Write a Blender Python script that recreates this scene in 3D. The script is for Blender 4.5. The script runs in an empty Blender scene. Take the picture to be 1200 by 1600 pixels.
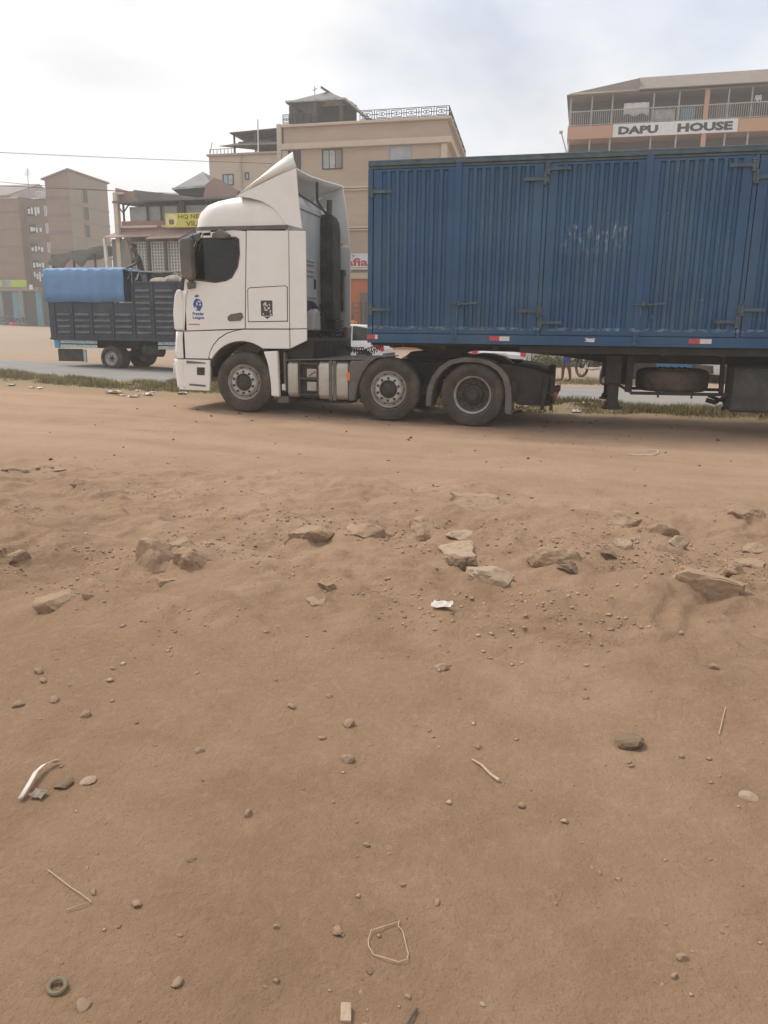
import bpy, bmesh, math, random
import numpy as np
from mathutils import Vector, Matrix
random.seed(7)
R = math.radians
PI = math.pi
scene = bpy.context.scene
COL = scene.collection

# ---------------------------------------------------------------- camera, world, sun, exposure
HAZE = 0.0025
CAM_H = 1.5
YAW, PITCH, ROLL = R(14.0), math.atan(288 / 1200), 0.011
cd = bpy.data.cameras.new('camera')
cam = bpy.data.objects.new('camera', cd)
COL.objects.link(cam)
fw = Vector((-math.sin(YAW) * math.cos(PITCH), math.cos(YAW) * math.cos(PITCH), -math.sin(PITCH)))
rt = Vector((math.cos(YAW), math.sin(YAW), 0))
up = rt.cross(fw)
rt2 = rt * math.cos(ROLL) + up * math.sin(ROLL)
up2 = up * math.cos(ROLL) - rt * math.sin(ROLL)
m3 = Matrix((rt2, up2, -fw)).transposed()
cam.matrix_world = Matrix.Translation((0, 0, CAM_H)) @ m3.to_4x4()
cd.sensor_fit = 'VERTICAL'
cd.sensor_height = 32.0
cd.sensor_width = 24.0
cd.lens = 24.0
cd.clip_start = 0.05
cd.clip_end = 3000
scene.camera = cam

SUN_EL, SUN_AZ = R(58), R(-72)      # azimuth from +Y towards +X
world = bpy.data.worlds.new('World')
scene.world = world
world.use_nodes = True
wn, wl = world.node_tree.nodes, world.node_tree.links
wn.clear()
wo = wn.new('ShaderNodeOutputWorld')
bg = wn.new('ShaderNodeBackground')
bg.inputs['Strength'].default_value = 0.1
sky = wn.new('ShaderNodeTexSky')
sky.sky_type = 'NISHITA'
sky.sun_disc = False
sky.sun_elevation = SUN_EL
sky.sun_rotation = SUN_AZ
sky.air_density = 1.0
sky.dust_density = 2.0
tc = wn.new('ShaderNodeTexCoord')
mp = wn.new('ShaderNodeMapping')
mp.inputs['Scale'].default_value = (1, 1, 1.9)
mp.inputs['Location'].default_value = (0.35, 0.1, 0.2)
wl.new(tc.outputs['Generated'], mp.inputs['Vector'])
n1 = wn.new('ShaderNodeTexNoise')
n1.inputs['Scale'].default_value = 2.6
n1.inputs['Detail'].default_value = 7
n1.inputs['Roughness'].default_value = 0.5
n1.inputs['Distortion'].default_value = 0.35
wl.new(mp.outputs[0], n1.inputs['Vector'])
cr = wn.new('ShaderNodeValToRGB')                     # light and shade of the cloud sheet
cr.color_ramp.elements[0].position = 0.33
cr.color_ramp.elements[0].color = (4.9, 5.0, 5.2, 1)
cr.color_ramp.elements[1].position = 0.60
cr.color_ramp.elements[1].color = (7.5, 7.5, 7.45, 1)
wl.new(n1.outputs['Fac'], cr.inputs['Fac'])
n2 = wn.new('ShaderNodeTexNoise')                     # gaps in the clouds
n2.inputs['Scale'].default_value = 1.7
n2.inputs['Detail'].default_value = 6
wl.new(mp.outputs[0], n2.inputs['Vector'])
cov = wn.new('ShaderNodeMapRange')
cov.inputs['From Min'].default_value = 0.40
cov.inputs['From Max'].default_value = 0.58
cov.inputs['To Min'].default_value = 0.45
cov.inputs['To Max'].default_value = 1.0
wl.new(n2.outputs['Fac'], cov.inputs['Value'])
mx = wn.new('ShaderNodeMix')
mx.data_type = 'RGBA'
wl.new(cov.outputs[0], mx.inputs['Factor'])
wl.new(sky.outputs[0], mx.inputs['A'])
wl.new(cr.outputs[0], mx.inputs['B'])
wl.new(mx.outputs['Result'], bg.inputs['Color'])
wl.new(bg.outputs[0], wo.inputs['Surface'])

sd = bpy.data.lights.new('sun', 'SUN')
sd.energy = 1.7
sd.angle = R(16)
sd.color = (1.0, 0.95, 0.87)
sun = bpy.data.objects.new('sun', sd)
COL.objects.link(sun)
to_sun = Vector((math.sin(SUN_AZ) * math.cos(SUN_EL), math.cos(SUN_AZ) * math.cos(SUN_EL), math.sin(SUN_EL)))
sun.rotation_euler = to_sun.to_track_quat('Z', 'Y').to_euler()
sun.location = to_sun * 60

vs = scene.view_settings
vs.view_transform = 'Standard'
vs.look = 'None'
vs.exposure = 0.66
vs.gamma = 1.0
vs.use_curve_mapping = False
scene.cycles.volume_bounces = 1
scene.cycles.max_bounces = 6

# ---------------------------------------------------------------- helpers
ORG = {}


def vn(x, y, seed=0):
    x = np.asarray(x, float); y = np.asarray(y, float)
    xi = np.floor(x).astype(np.int64); yi = np.floor(y).astype(np.int64)
    fx = x - xi; fy = y - yi
    fx = fx * fx * (3 - 2 * fx); fy = fy * fy * (3 - 2 * fy)

    def hsh(a, b):
        h = (a * 374761393 + b * 668265263 + seed * 974634777) & 0xffffffff
        h = ((h ^ (h >> 13)) * 1274126177) & 0xffffffff
        h = h ^ (h >> 16)
        return (h & 0xffff) / 65535.0
    a = hsh(xi, yi); b = hsh(xi + 1, yi); c = hsh(xi, yi + 1); d = hsh(xi + 1, yi + 1)
    return (a * (1 - fx) + b * fx) * (1 - fy) + (c * (1 - fx) + d * fx) * fy - 0.5


def smooth(a, b, v):
    t = np.clip((np.asarray(v, float) - a) / (b - a), 0, 1)
    return t * t * (3 - 2 * t)


def tilt(x, y):
    return 0.022 * np.clip(-1.5 - np.asarray(x, float), 0, 64) * smooth(5, 11, y)


def ground_z(x, y):
    """height of the bare ground"""
    x = np.asarray(x, float); y = np.asarray(y, float)
    z = tilt(x, y)
    near = 1 - smooth(12, 20, y)
    band = smooth(2.8, 4.0, y) * (1 - smooth(6.2, 8.0, y))
    z = z + 0.05 * vn(x * .55, y * .7, 1) * near
    z = z + (0.018 + 0.085 * band) * vn(x * 2.1, y * 2.3, 2) * near
    z = z + (0.011 + 0.050 * band) * vn(x * 5.5 + .4 * y, y * 6, 3) * near
    z = z + (0.0050 + 0.022 * band) * vn(x * 14, y * 15, 4) * near
    z = z + (0.0022 + 0.008 * band) * vn(x * 33, y * 34, 5) * near
    for rx_, ry_, w_, h_ in ROCKS:                     # soil heaped against the half buried rocks
        q = (x - rx_) ** 2 + (1.2 * (y - ry_ - .25 * w_)) ** 2
        z = z + .32 * h_ * np.exp(-q / (1.1 * w_) ** 2) - .10 * h_ * np.exp(-((x - rx_) ** 2 + (1.6 * (y - ry_ + .75 * w_)) ** 2) / (.8 * w_) ** 2)
    z = z + band * .05 * np.abs(vn(x * 1.3 + 3, y * 1.6, 12))
    # broken ledges of the worn bank
    ln = vn(x * .75 + 7, y * 1.25 + 2, 14) + .35 * vn(x * 2.6, y * 3.1, 15) + .12 * vn(x * 9, y * 9, 16)
    z = z + band * (.036 * smooth(.0, .045, ln) + .026 * smooth(.20, .235, ln) + .022 * smooth(-.19, -.155, ln))
    # wheel ruts running along the verge
    z = z + 0.03 * vn(x * .18, y * 2.4, 6) * smooth(7, 8.5, y) * near
    # grass bank beside the road
    bank = smooth(13.6, 14.8, y) * (1 - smooth(15.9, 16.5, y))
    z = z + bank * (0.07 + 0.10 * vn(x * .6, y * 1.2, 8))
    road = smooth(16.1, 16.5, y) * (1 - smooth(21.6, 22.2, y))
    z = z - 0.07 * road
    far = smooth(23, 28, y) * (1 - smooth(60, 90, y))
    z = z + far * 0.16 * vn(x * .25, y * .25, 9)
    return z


def gz(x, y):
    return float(ground_z(x, y))


def mat(name, col, rough=0.75, metal=0.0, var=0.16, scale=2.5, bump=0.0, bscale=40.0, dirt=None, spec=0.4, island=0.0, streak=None):
    """procedural principled material: blotchy base colour, optional dirt patches and relief"""
    m = bpy.data.materials.new(name)
    m.use_nodes = True
    n, l = m.node_tree.nodes, m.node_tree.links
    b = n['Principled BSDF']
    b.inputs['Roughness'].default_value = rough
    b.inputs['Metallic'].default_value = metal
    b.inputs['Specular IOR Level'].default_value = spec
    t = n.new('ShaderNodeTexCoord')
    no = n.new('ShaderNodeTexNoise')
    no.inputs['Scale'].default_value = scale
    no.inputs['Detail'].default_value = 6
    no.inputs['Roughness'].default_value = 0.62
    l.new(t.outputs['Object'], no.inputs['Vector'])
    r = n.new('ShaderNodeValToRGB')
    r.color_ramp.elements[0].position = 0.3
    r.color_ramp.elements[1].position = 0.7
    r.color_ramp.elements[0].color = tuple(c * (1 - var) for c in col) + (1,)
    r.color_ramp.elements[1].color = tuple(min(1, c * (1 + var)) for c in col) + (1,)
    l.new(no.outputs['Fac'], r.inputs['Fac'])
    out = r.outputs['Color']
    if dirt:
        dcol, amt, dsc = dirt
        dn = n.new('ShaderNodeTexNoise')
        dn.inputs['Scale'].default_value = dsc
        dn.inputs['Detail'].default_value = 8
        dn.inputs['Roughness'].default_value = 0.68
        src = t.outputs['Object']
        if streak:
            mp_ = n.new('ShaderNodeMapping')
            mp_.inputs['Scale'].default_value = streak
            l.new(src, mp_.inputs['Vector'])
            src = mp_.outputs[0]
        l.new(src, dn.inputs['Vector'])
        mr = n.new('ShaderNodeMapRange')
        mr.inputs['From Min'].default_value = 0.42
        mr.inputs['From Max'].default_value = 0.72
        mr.inputs['To Max'].default_value = amt
        l.new(dn.outputs['Fac'], mr.inputs['Value'])
        mi = n.new('ShaderNodeMix')
        mi.data_type = 'RGBA'
        l.new(mr.outputs[0], mi.inputs['Factor'])
        l.new(out, mi.inputs['A'])
        mi.inputs['B'].default_value = tuple(dcol) + (1,)
        out = mi.outputs['Result']
    if island:
        g = n.new('ShaderNodeNewGeometry')
        hv = n.new('ShaderNodeMapRange')
        hv.inputs['To Min'].default_value = 1 - island
        hv.inputs['To Max'].default_value = 1 + island
        l.new(g.outputs['Random Per Island'], hv.inputs['Value'])
        mu = n.new('ShaderNodeVectorMath')
        mu.operation = 'SCALE'
        l.new(out, mu.inputs[0])
        l.new(hv.outputs[0], mu.inputs['Scale'])
        out = mu.outputs[0]
    l.new(out, b.inputs['Base Color'])
    if bump:
        bn = n.new('ShaderNodeTexNoise')
        bn.inputs['Scale'].default_value = bscale
        bn.inputs['Detail'].default_value = 5
        l.new(t.outputs['Object'], bn.inputs['Vector'])
        bu = n.new('ShaderNodeBump')
        bu.inputs['Strength'].default_value = bump
        bu.inputs['Distance'].default_value = 0.02
        l.new(bn.outputs['Fac'], bu.inputs['Height'])
        l.new(bu.outputs[0], b.inputs['Normal'])
    return m


def glass(name, col=(0.014, 0.014, 0.013), rough=0.06):
    m = mat(name, col, rough, 0, 0.3, 1.2, spec=0.35)
    return m


class G:
    """collects shapes in world coordinates, then links them as ONE mesh"""

    def __init__(s):
        s.v = []; s.f = []; s.mi = []; s.cur = 0

    def add(s, vs_, fs):
        o = len(s.v)
        s.v += [tuple(p) for p in vs_]
        s.f += [tuple(i + o for i in f) for f in fs]
        s.mi += [s.cur] * len(fs)
        return s

    def box(s, x0, x1, y0, y1, z0, z1):
        p = [(x0, y0, z0), (x1, y0, z0), (x1, y1, z0), (x0, y1, z0), (x0, y0, z1), (x1, y0, z1), (x1, y1, z1), (x0, y1, z1)]
        return s.add(p, [(3, 2, 1, 0), (4, 5, 6, 7), (0, 1, 5, 4), (1, 2, 6, 5), (2, 3, 7, 6), (3, 0, 4, 7)])

    def bar(s, p, q, w, h, upv=(0, 0, 1)):
        p = Vector(p); q = Vector(q); d = (q - p).normalized()
        u = Vector(upv)
        if abs(d.dot(u)) > 0.95:
            u = Vector((1, 0, 0))
        a = d.cross(u).normalized() * (w / 2); b = a.normalized().cross(d).normalized() * (h / 2)
        c = [p - a - b, p + a - b, p + a + b, p - a + b, q - a - b, q + a - b, q + a + b, q - a + b]
        return s.add(c, [(0, 1, 2, 3), (7, 6, 5, 4), (4, 5, 1, 0), (5, 6, 2, 1), (6, 7, 3, 2), (7, 4, 0, 3)])

    def cyl(s, p, q, r, r2=None, n=16, caps=True):
        p = Vector(p); q = Vector(q); d = (q - p).normalized()
        r2 = r if r2 is None else r2
        a = d.orthogonal().normalized(); b = d.cross(a)
        ring = [(a * math.cos(2 * PI * i / n) + b * math.sin(2 * PI * i / n)) for i in range(n)]
        v = [p + e * r for e in ring] + [q + e * r2 for e in ring]
        f = [(i, (i + 1) % n, (i + 1) % n + n, i + n) for i in range(n)]
        if caps:
            f += [tuple(range(n - 1, -1, -1)), tuple(range(n, 2 * n))]
        return s.add(v, f)

    def tube(s, pts, r, n=8, r_end=None, closed=False):
        pts = [Vector(p) for p in pts]
        m = len(pts)
        v = []; prev = None
        for i, p in enumerate(pts):
            d = (pts[(i + 1) % m if closed else min(i + 1, m - 1)] - pts[(i - 1) % m if closed else max(i - 1, 0)]).normalized()
            if prev is None:
                a = d.orthogonal().normalized()
            else:
                a = (prev - d * prev.dot(d)).normalized()
            prev = a; b = d.cross(a)
            rr = r if r_end is None else r + (r_end - r) * i / (m - 1)
            v += [p + (a * math.cos(2 * PI * k / n) + b * math.sin(2 * PI * k / n)) * rr for k in range(n)]
        f = []
        for i in range(m if closed else m - 1):
            j = (i + 1) % m
            f += [(i * n + k, i * n + (k + 1) % n, j * n + (k + 1) % n, j * n + k) for k in range(n)]
        if not closed:
            f += [tuple(range(n - 1, -1, -1)), tuple(range((m - 1) * n, m * n))]
        return s.add(v, f)

    def lathe(s, prof, c=(0, 0, 0), n=48, closed=True):
        """profile of (radius, y) turned about the Y axis through c"""
        v = []; m = len(prof)
        for i in range(n):
            a = 2 * PI * i / n
            v += [(c[0] + r * math.cos(a), c[1] + y, c[2] + r * math.sin(a)) for r, y in prof]
        f = []
        for i in range(n):
            j = (i + 1) % n
            for k in range(m if closed else m - 1):
                k2 = (k + 1) % m
                f.append((i * m + k, i * m + k2, j * m + k2, j * m + k))
        return s.add(v, f)

    def prism(s, poly, a0, a1, axis='y'):
        """polygon extruded along an axis; poly in the other two coordinates"""
        area = sum(poly[i][0] * poly[(i + 1) % len(poly)][1] - poly[(i + 1) % len(poly)][0] * poly[i][1] for i in range(len(poly)))
        if area < 0:
            poly = poly[::-1]
        n = len(poly)
        mk = {'y': lambda p, a: (p[0], a, p[1]), 'x': lambda p, a: (a, p[0], p[1]), 'z': lambda p, a: (p[0], p[1], a)}[axis]
        v = [mk(p, a0) for p in poly] + [mk(p, a1) for p in poly]
        f = [tuple(range(n)), tuple(range(2 * n - 1, n - 1, -1))]
        f += [((i + 1) % n, i, i + n, (i + 1) % n + n) for i in range(n)]
        return s.add(v, f)

    def grid(s, rows, flip=False, closed=False):
        m = len(rows); n = len(rows[0])
        v = [p for r in rows for p in r]
        f = []
        for i in range(m - 1):
            for j in range(n if closed else n - 1):
                k = (j + 1) % n
                q = (i * n + j, i * n + k, (i + 1) * n + k, (i + 1) * n + j)
                f.append(q[::-1] if flip else q)
        return s.add(v, f)

    def prism_hole(s, outer, hole, a0, a1):
        """plate in the XZ plane with one opening, between y=a0 and y=a1"""
        bm = bmesh.new()
        loops = []
        for loop in (outer, hole):
            vs_ = [bm.verts.new((x, 0, z)) for x, z in loop]
            loops.append(vs_)
        es = [bm.edges.new((v_[i], v_[(i + 1) % len(v_)])) for v_ in loops for i in range(len(v_))]
        bmesh.ops.triangle_fill(bm, use_beauty=True, use_dissolve=False, edges=es)
        bm.verts.index_update()
        V_ = [v.co.copy() for v in bm.verts]; F_ = [tuple(v.index for v in f.verts) for f in bm.faces]
        n_ = len(V_)
        F2 = F_ + [tuple(i + n_ for i in f[::-1]) for f in F_]
        for v_ in loops:
            ids = [v.index for v in v_]
            F2 += [(ids[i], ids[(i + 1) % len(ids)], ids[(i + 1) % len(ids)] + n_, ids[i] + n_) for i in range(len(ids))]
        bm.free()
        return s.add([(v.x, a0, v.z) for v in V_] + [(v.x, a1, v.z) for v in V_], F2)

    def fan(s, ring, flip=False):
        q = tuple(range(len(ring)))
        return s.add(ring, [q[::-1] if flip else q])

    def build(s, name, m, parent=None, bevel=0, smooth_=False, seg=2, solid=0, angle=35, fix=True):
        me = bpy.data.meshes.new(name)
        org = Vector(ORG.get(parent.name, (0, 0, 0))) if parent else Vector((0, 0, 0))
        me.from_pydata([tuple(Vector(p) - org) for p in s.v], [], s.f)
        for mm in (m if isinstance(m, (list, tuple)) else [m]):
            me.materials.append(mm)
        if isinstance(m, (list, tuple)):
            me.polygons.foreach_set('material_index', s.mi)
        if fix:
            bm = bmesh.new(); bm.from_mesh(me)
            bmesh.ops.recalc_face_normals(bm, faces=bm.faces)
            bm.to_mesh(me); bm.free()
        o = bpy.data.objects.new(name, me)
        COL.objects.link(o)
        if parent:
            o.parent = parent
            ORG[o.name] = tuple(org)
        if smooth_:
            me.polygons.foreach_set('use_smooth', [True] * len(me.polygons))
            me.set_sharp_from_angle(angle=R(angle))
        if solid:
            md = o.modifiers.new('solid', 'SOLIDIFY'); md.thickness = solid; md.offset = -1
        if bevel:
            md = o.modifiers.new('bevel', 'BEVEL'); md.width = bevel; md.segments = seg
            md.limit_method = 'ANGLE'; md.angle_limit = R(40)
        return o


def tag(o, label, cat, group=None, kind=None):
    if label:
        o['label'] = label
    if cat:
        o['category'] = cat
    if group:
        o['group'] = group
    if kind:
        o['kind'] = kind
    return o


def thing(name, loc, label, cat, group=None):
    o = bpy.data.objects.new(name, None)
    o.empty_display_size = 0.2
    COL.objects.link(o)
    o.location = loc
    ORG[o.name] = tuple(loc)
    return tag(o, label, cat, group)


def children(o):
    return [c for c in bpy.data.objects if c.parent == o]


def copy_tree(o, parent=None, loc=None, kids=None):
    if kids is None:
        kids = {}
        for c in bpy.data.objects:
            if c.parent:
                kids.setdefault(c.parent.name, []).append(c)
    c = o.copy(); COL.objects.link(c)
    if parent:
        c.parent = parent
    if loc is not None:
        c.location = loc
    for ch in kids.get(o.name, []):
        copy_tree(ch, c, None, kids)
    return c


def np_mesh(name, V, F, m, smooth_=False):
    """V (n,3), F (k,3 or 4)"""
    V = np.asarray(V, np.float32); F = np.asarray(F, np.int32)
    me = bpy.data.meshes.new(name)
    k = F.shape[1]
    me.vertices.add(len(V)); me.vertices.foreach_set('co', V.ravel())
    me.loops.add(F.size); me.loops.foreach_set('vertex_index', F.ravel())
    me.polygons.add(len(F))
    me.polygons.foreach_set('loop_start', np.arange(0, F.size, k, dtype=np.int32))
    me.polygons.foreach_set('loop_total', np.full(len(F), k, np.int32))
    if smooth_:
        me.polygons.foreach_set('use_smooth', np.ones(len(F), bool))
    me.materials.append(m)
    me.update(calc_edges=True)
    o = bpy.data.objects.new(name, me); COL.objects.link(o)
    return o


def text(name, s, m, parent, x0, x1, z0, z1, y, thick=0.004, bold=0.0, label=None):
    """flat lettering facing the street (-Y), fitted into a box"""
    cu = bpy.data.curves.new('lettering', 'FONT')
    cu.body = s; cu.offset = bold; cu.extrude = 0.02; cu.resolution_u = 2
    t = bpy.data.objects.new('lettering_source', cu); COL.objects.link(t)
    me = bpy.data.meshes.new_from_object(t.evaluated_get(bpy.context.evaluated_depsgraph_get()))
    bpy.data.objects.remove(t); bpy.data.curves.remove(cu)
    xs = [v.co.x for v in me.vertices]; ys = [v.co.y for v in me.vertices]
    org = Vector(ORG[parent.name]) if parent else Vector((0, 0, 0))
    ax, bx, ay, by = min(xs), max(xs), min(ys), max(ys)
    for v in me.vertices:
        px = x0 + (v.co.x - ax) / (bx - ax) * (x1 - x0)
        pz = z0 + (v.co.y - ay) / (by - ay) * (z1 - z0)
        v.co = Vector((px, y - (thick if v.co.z > 0 else 0), pz)) - org
    me.materials.clear(); me.materials.append(m)
    o = bpy.data.objects.new(name, me); COL.objects.link(o)
    if parent:
        o.parent = parent; ORG[o.name] = tuple(org)
    return o


def arc(cx, cz, r, a0, a1, n=14):
    return [(cx + r * math.cos(R(a0 + (a1 - a0) * i / n)), cz + r * math.sin(R(a0 + (a1 - a0) * i / n))) for i in range(n + 1)]


# ---------------------------------------------------------------- materials
M = {}
DUST = (0.36, 0.25, 0.17)
M['white_paint'] = mat('white_paint', (0.80, 0.79, 0.755), 0.35, 0, 0.03, 1.5, dirt=((0.52, 0.45, 0.36), 0.22, 3.0))
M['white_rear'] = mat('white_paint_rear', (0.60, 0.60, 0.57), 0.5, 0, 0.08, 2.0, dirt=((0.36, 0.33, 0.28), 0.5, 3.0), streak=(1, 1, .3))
M['cab_dark'] = mat('cab_dark_plastic', (0.030, 0.029, 0.028), 0.7, 0, 0.3, 3, dirt=((0.16, 0.125, 0.09), 0.5, 4))
M['chassis'] = mat('chassis_black', (0.022, 0.021, 0.020), 0.75, 0, 0.3, 3, dirt=((0.10, 0.08, 0.055), 0.35, 5))
M['glass'] = glass('dark_window_glass')
def clear_glass(name, tint):
    m = bpy.data.materials.new(name); m.use_nodes = True
    n, l = m.node_tree.nodes, m.node_tree.links
    n.clear()
    o_ = n.new('ShaderNodeOutputMaterial'); mi = n.new('ShaderNodeMixShader'); tr_ = n.new('ShaderNodeBsdfTransparent'); gl = n.new('ShaderNodeBsdfGlossy')
    fr = n.new('ShaderNodeFresnel'); fr.inputs['IOR'].default_value = 1.5
    tr_.inputs['Color'].default_value = tint + (1,); gl.inputs['Roughness'].default_value = .04
    l.new(fr.outputs[0], mi.inputs[0]); l.new(tr_.outputs[0], mi.inputs[1]); l.new(gl.outputs[0], mi.inputs[2]); l.new(mi.outputs[0], o_.inputs['Surface'])
    return m


M['cab_glass'] = clear_glass('tinted_cab_glass', (.42, .43, .40))
M['tyre'] = mat('dusty_tyre_rubber', (0.060, 0.050, 0.042), 0.9, 0, 0.25, 6, bump=0.15, bscale=60, dirt=((0.17, 0.125, 0.09), 0.75, 4))
M['rim'] = mat('dirty_steel_rim', (0.52, 0.49, 0.45), 0.5, 0.15, 0.15, 8, dirt=((0.20, 0.16, 0.12), 0.6, 10))
M['rim_dark'] = mat('brown_steel_rim', (0.10, 0.08, 0.065), 0.7, 0.2, 0.25, 8, dirt=((0.20, 0.15, 0.11), 0.6, 9))
M['hub'] = mat('greasy_hub', (0.05, 0.043, 0.037), 0.6, 0.2, 0.3, 10)
M['alloy'] = mat('dull_aluminium_tank', (0.50, 0.47, 0.42), 0.42, 0.55, 0.10, 3, dirt=((0.28, 0.21, 0.15), 0.55, 4))
M['grey_plastic'] = mat('grey_mudguard_plastic', (0.105, 0.10, 0.092), 0.65, 0, 0.2, 4, dirt=((0.24, 0.18, 0.13), 0.6, 5))
M['amber'] = mat('amber_lens', (0.75, 0.20, 0.02), 0.3)
M['red_lens'] = mat('red_lens', (0.50, 0.03, 0.03), 0.3)
M['red_tape'] = mat('red_reflector', (0.52, 0.07, 0.07), 0.5, 0, 0.12, 20)
M['white_tape'] = mat('white_reflector', (0.62, 0.60, 0.58), 0.5, 0, 0.10, 20)
M['rubber'] = mat('black_rubber_hose', (0.02, 0.02, 0.02), 0.6)
M['dust_rubber'] = mat('grey_toolbox_plastic', (0.05, 0.05, 0.048), 0.8, 0, 0.2, 3, dirt=((0.16, 0.14, 0.11), 0.4, 3))
# ---------------------------------------------------------------- where the rocks, stones and scraps lie (metres)
ROCKS = [(-2.580,4.190,0.188,0.164), (-2.494,4.404,0.153,0.136), (-2.314,4.197,0.121,0.105), (-2.345,3.952,0.116,0.069), (-3.439,3.984,0.156,0.074), (-2.563,3.259,0.218,0.114), (-2.433,3.324,0.047,0.054), (-2.575,3.560,0.079,0.036), (-4.266,5.853,0.115,0.052), (-1.741,4.844,0.222,0.124), (-1.548,5.327,0.144,0.086), (-1.378,4.934,0.169,0.089), (-1.311,5.266,0.084,0.047), (-1.006,5.247,0.194,0.148), (-0.704,4.803,0.278,0.143), (-0.686,5.086,0.186,0.062), (-0.620,4.445,0.117,0.094), (-0.398,4.200,0.191,0.103), (-0.844,6.289,0.351,0.108), (-1.322,3.938,0.088,0.047), (-1.321,3.736,0.091,0.031), (0.353,5.540,0.211,0.119), (0.638,5.521,0.135,0.099), (0.731,5.402,0.105,0.075), (0.239,4.890,0.131,0.078), (0.346,5.077,0.101,0.072), (-0.064,4.630,0.213,0.126), (0.026,4.482,0.107,0.065), (0.438,4.648,0.116,0.069), (0.850,4.370,0.306,0.171), (1.008,4.835,0.125,0.058), (1.121,5.200,0.208,0.071), (1.269,5.622,0.179,0.098), (1.326,6.313,0.230,0.090)]
STONES = [(-2.217,2.651,0.042,0.031), (-2.138,2.582,0.038,0.025), (-2.093,2.376,0.057,0.033), (-1.975,2.436,0.044,0.029), (-0.710,2.360,0.050,0.039), (-0.777,2.592,0.050,0.035), (-0.923,1.973,0.028,0.028), (-1.244,2.268,0.037,0.026), (-0.505,1.591,0.033,0.021), (0.344,1.734,0.029,0.021), (0.319,1.669,0.018,0.017), (-1.049,1.532,0.031,0.019), (-0.995,1.225,0.035,0.022), (-0.824,1.339,0.030,0.023), (-0.089,2.270,0.029,0.023), (0.260,2.741,0.115,0.062), (0.638,2.492,0.064,0.021), (-1.578,1.947,0.068,0.032), (-1.510,1.989,0.056,0.022), (-0.270,2.569,0.028,0.021), (-1.781,2.364,0.040,0.030), (-1.925,2.778,0.034,0.020), (-0.524,1.932,0.019,0.017), (-0.381,1.795,0.016,0.016), (-0.663,1.558,0.016,0.015), (0.546,2.709,0.021,0.019), (0.672,3.461,0.040,0.035), (0.452,2.701,0.023,0.019), (-0.843,2.470,0.029,0.022), (-1.036,2.654,0.036,0.023), (-0.522,3.180,0.069,0.041), (-0.991,1.731,0.026,0.017), (-0.922,2.794,0.029,0.019)]
P_STRIP = [(-1.646,1.830), (-1.662,1.887), (-1.685,1.957), (-1.690,2.003), (-1.681,2.038), (-1.669,2.050)]
P_PAPER = [(-1.623,1.869)]
P_STRAW = [(-0.282,2.481), (-0.246,2.452), (-0.205,2.412), (-0.176,2.384)]
P_STRAW2 = [(0.606,2.883), (0.629,2.970), (0.663,3.097)]
P_TWIG = [(-1.357,1.581), (-1.303,1.555), (-1.247,1.534), (-1.203,1.516), (-1.162,1.500), (-1.180,1.479), (-1.206,1.458)]
P_LOOP = [(-0.364,1.660), (-0.423,1.610), (-0.424,1.584), (-0.416,1.560), (-0.398,1.540), (-0.360,1.533), (-0.335,1.534), (-0.314,1.543), (-0.316,1.567), (-0.336,1.611), (-0.346,1.635), (-0.360,1.643), (-0.362,1.667)]
P_TWIG2 = [(-0.277,1.369), (-0.270,1.395), (-0.263,1.419)]
P_WIRE = [(0.653,9.915), (0.789,9.908), (0.944,9.958), (1.033,10.197), (1.029,10.416), (0.875,10.254)]
P_RING = [(-1.080,1.249)]
P_CHUNK = [(-0.418,1.368)]
P_CHIP = [(-0.621,3.777)]
P_LIT = [(-9.054,13.770), (-8.717,13.513), (-8.401,13.412), (-8.826,14.267), (-8.295,13.795), (-8.351,14.082), (-7.687,14.041), (-11.599,13.949), (-10.995,13.816), (-10.785,13.782), (-1.043,14.266), (-0.019,14.408), (0.154,15.420)]
P_DARK = [(-5.353,6.234), (-5.346,6.361), (-5.298,6.439), (-5.281,6.609), (-5.210,6.664), (-5.077,6.637)]
P_BUSH = [(-1.353,40.947)]
P_MISC = [(-0.361,25.067), (0.649,22.025), (0.624,26.915), (0.288,26.038), (2.202,31.020)]

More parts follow.
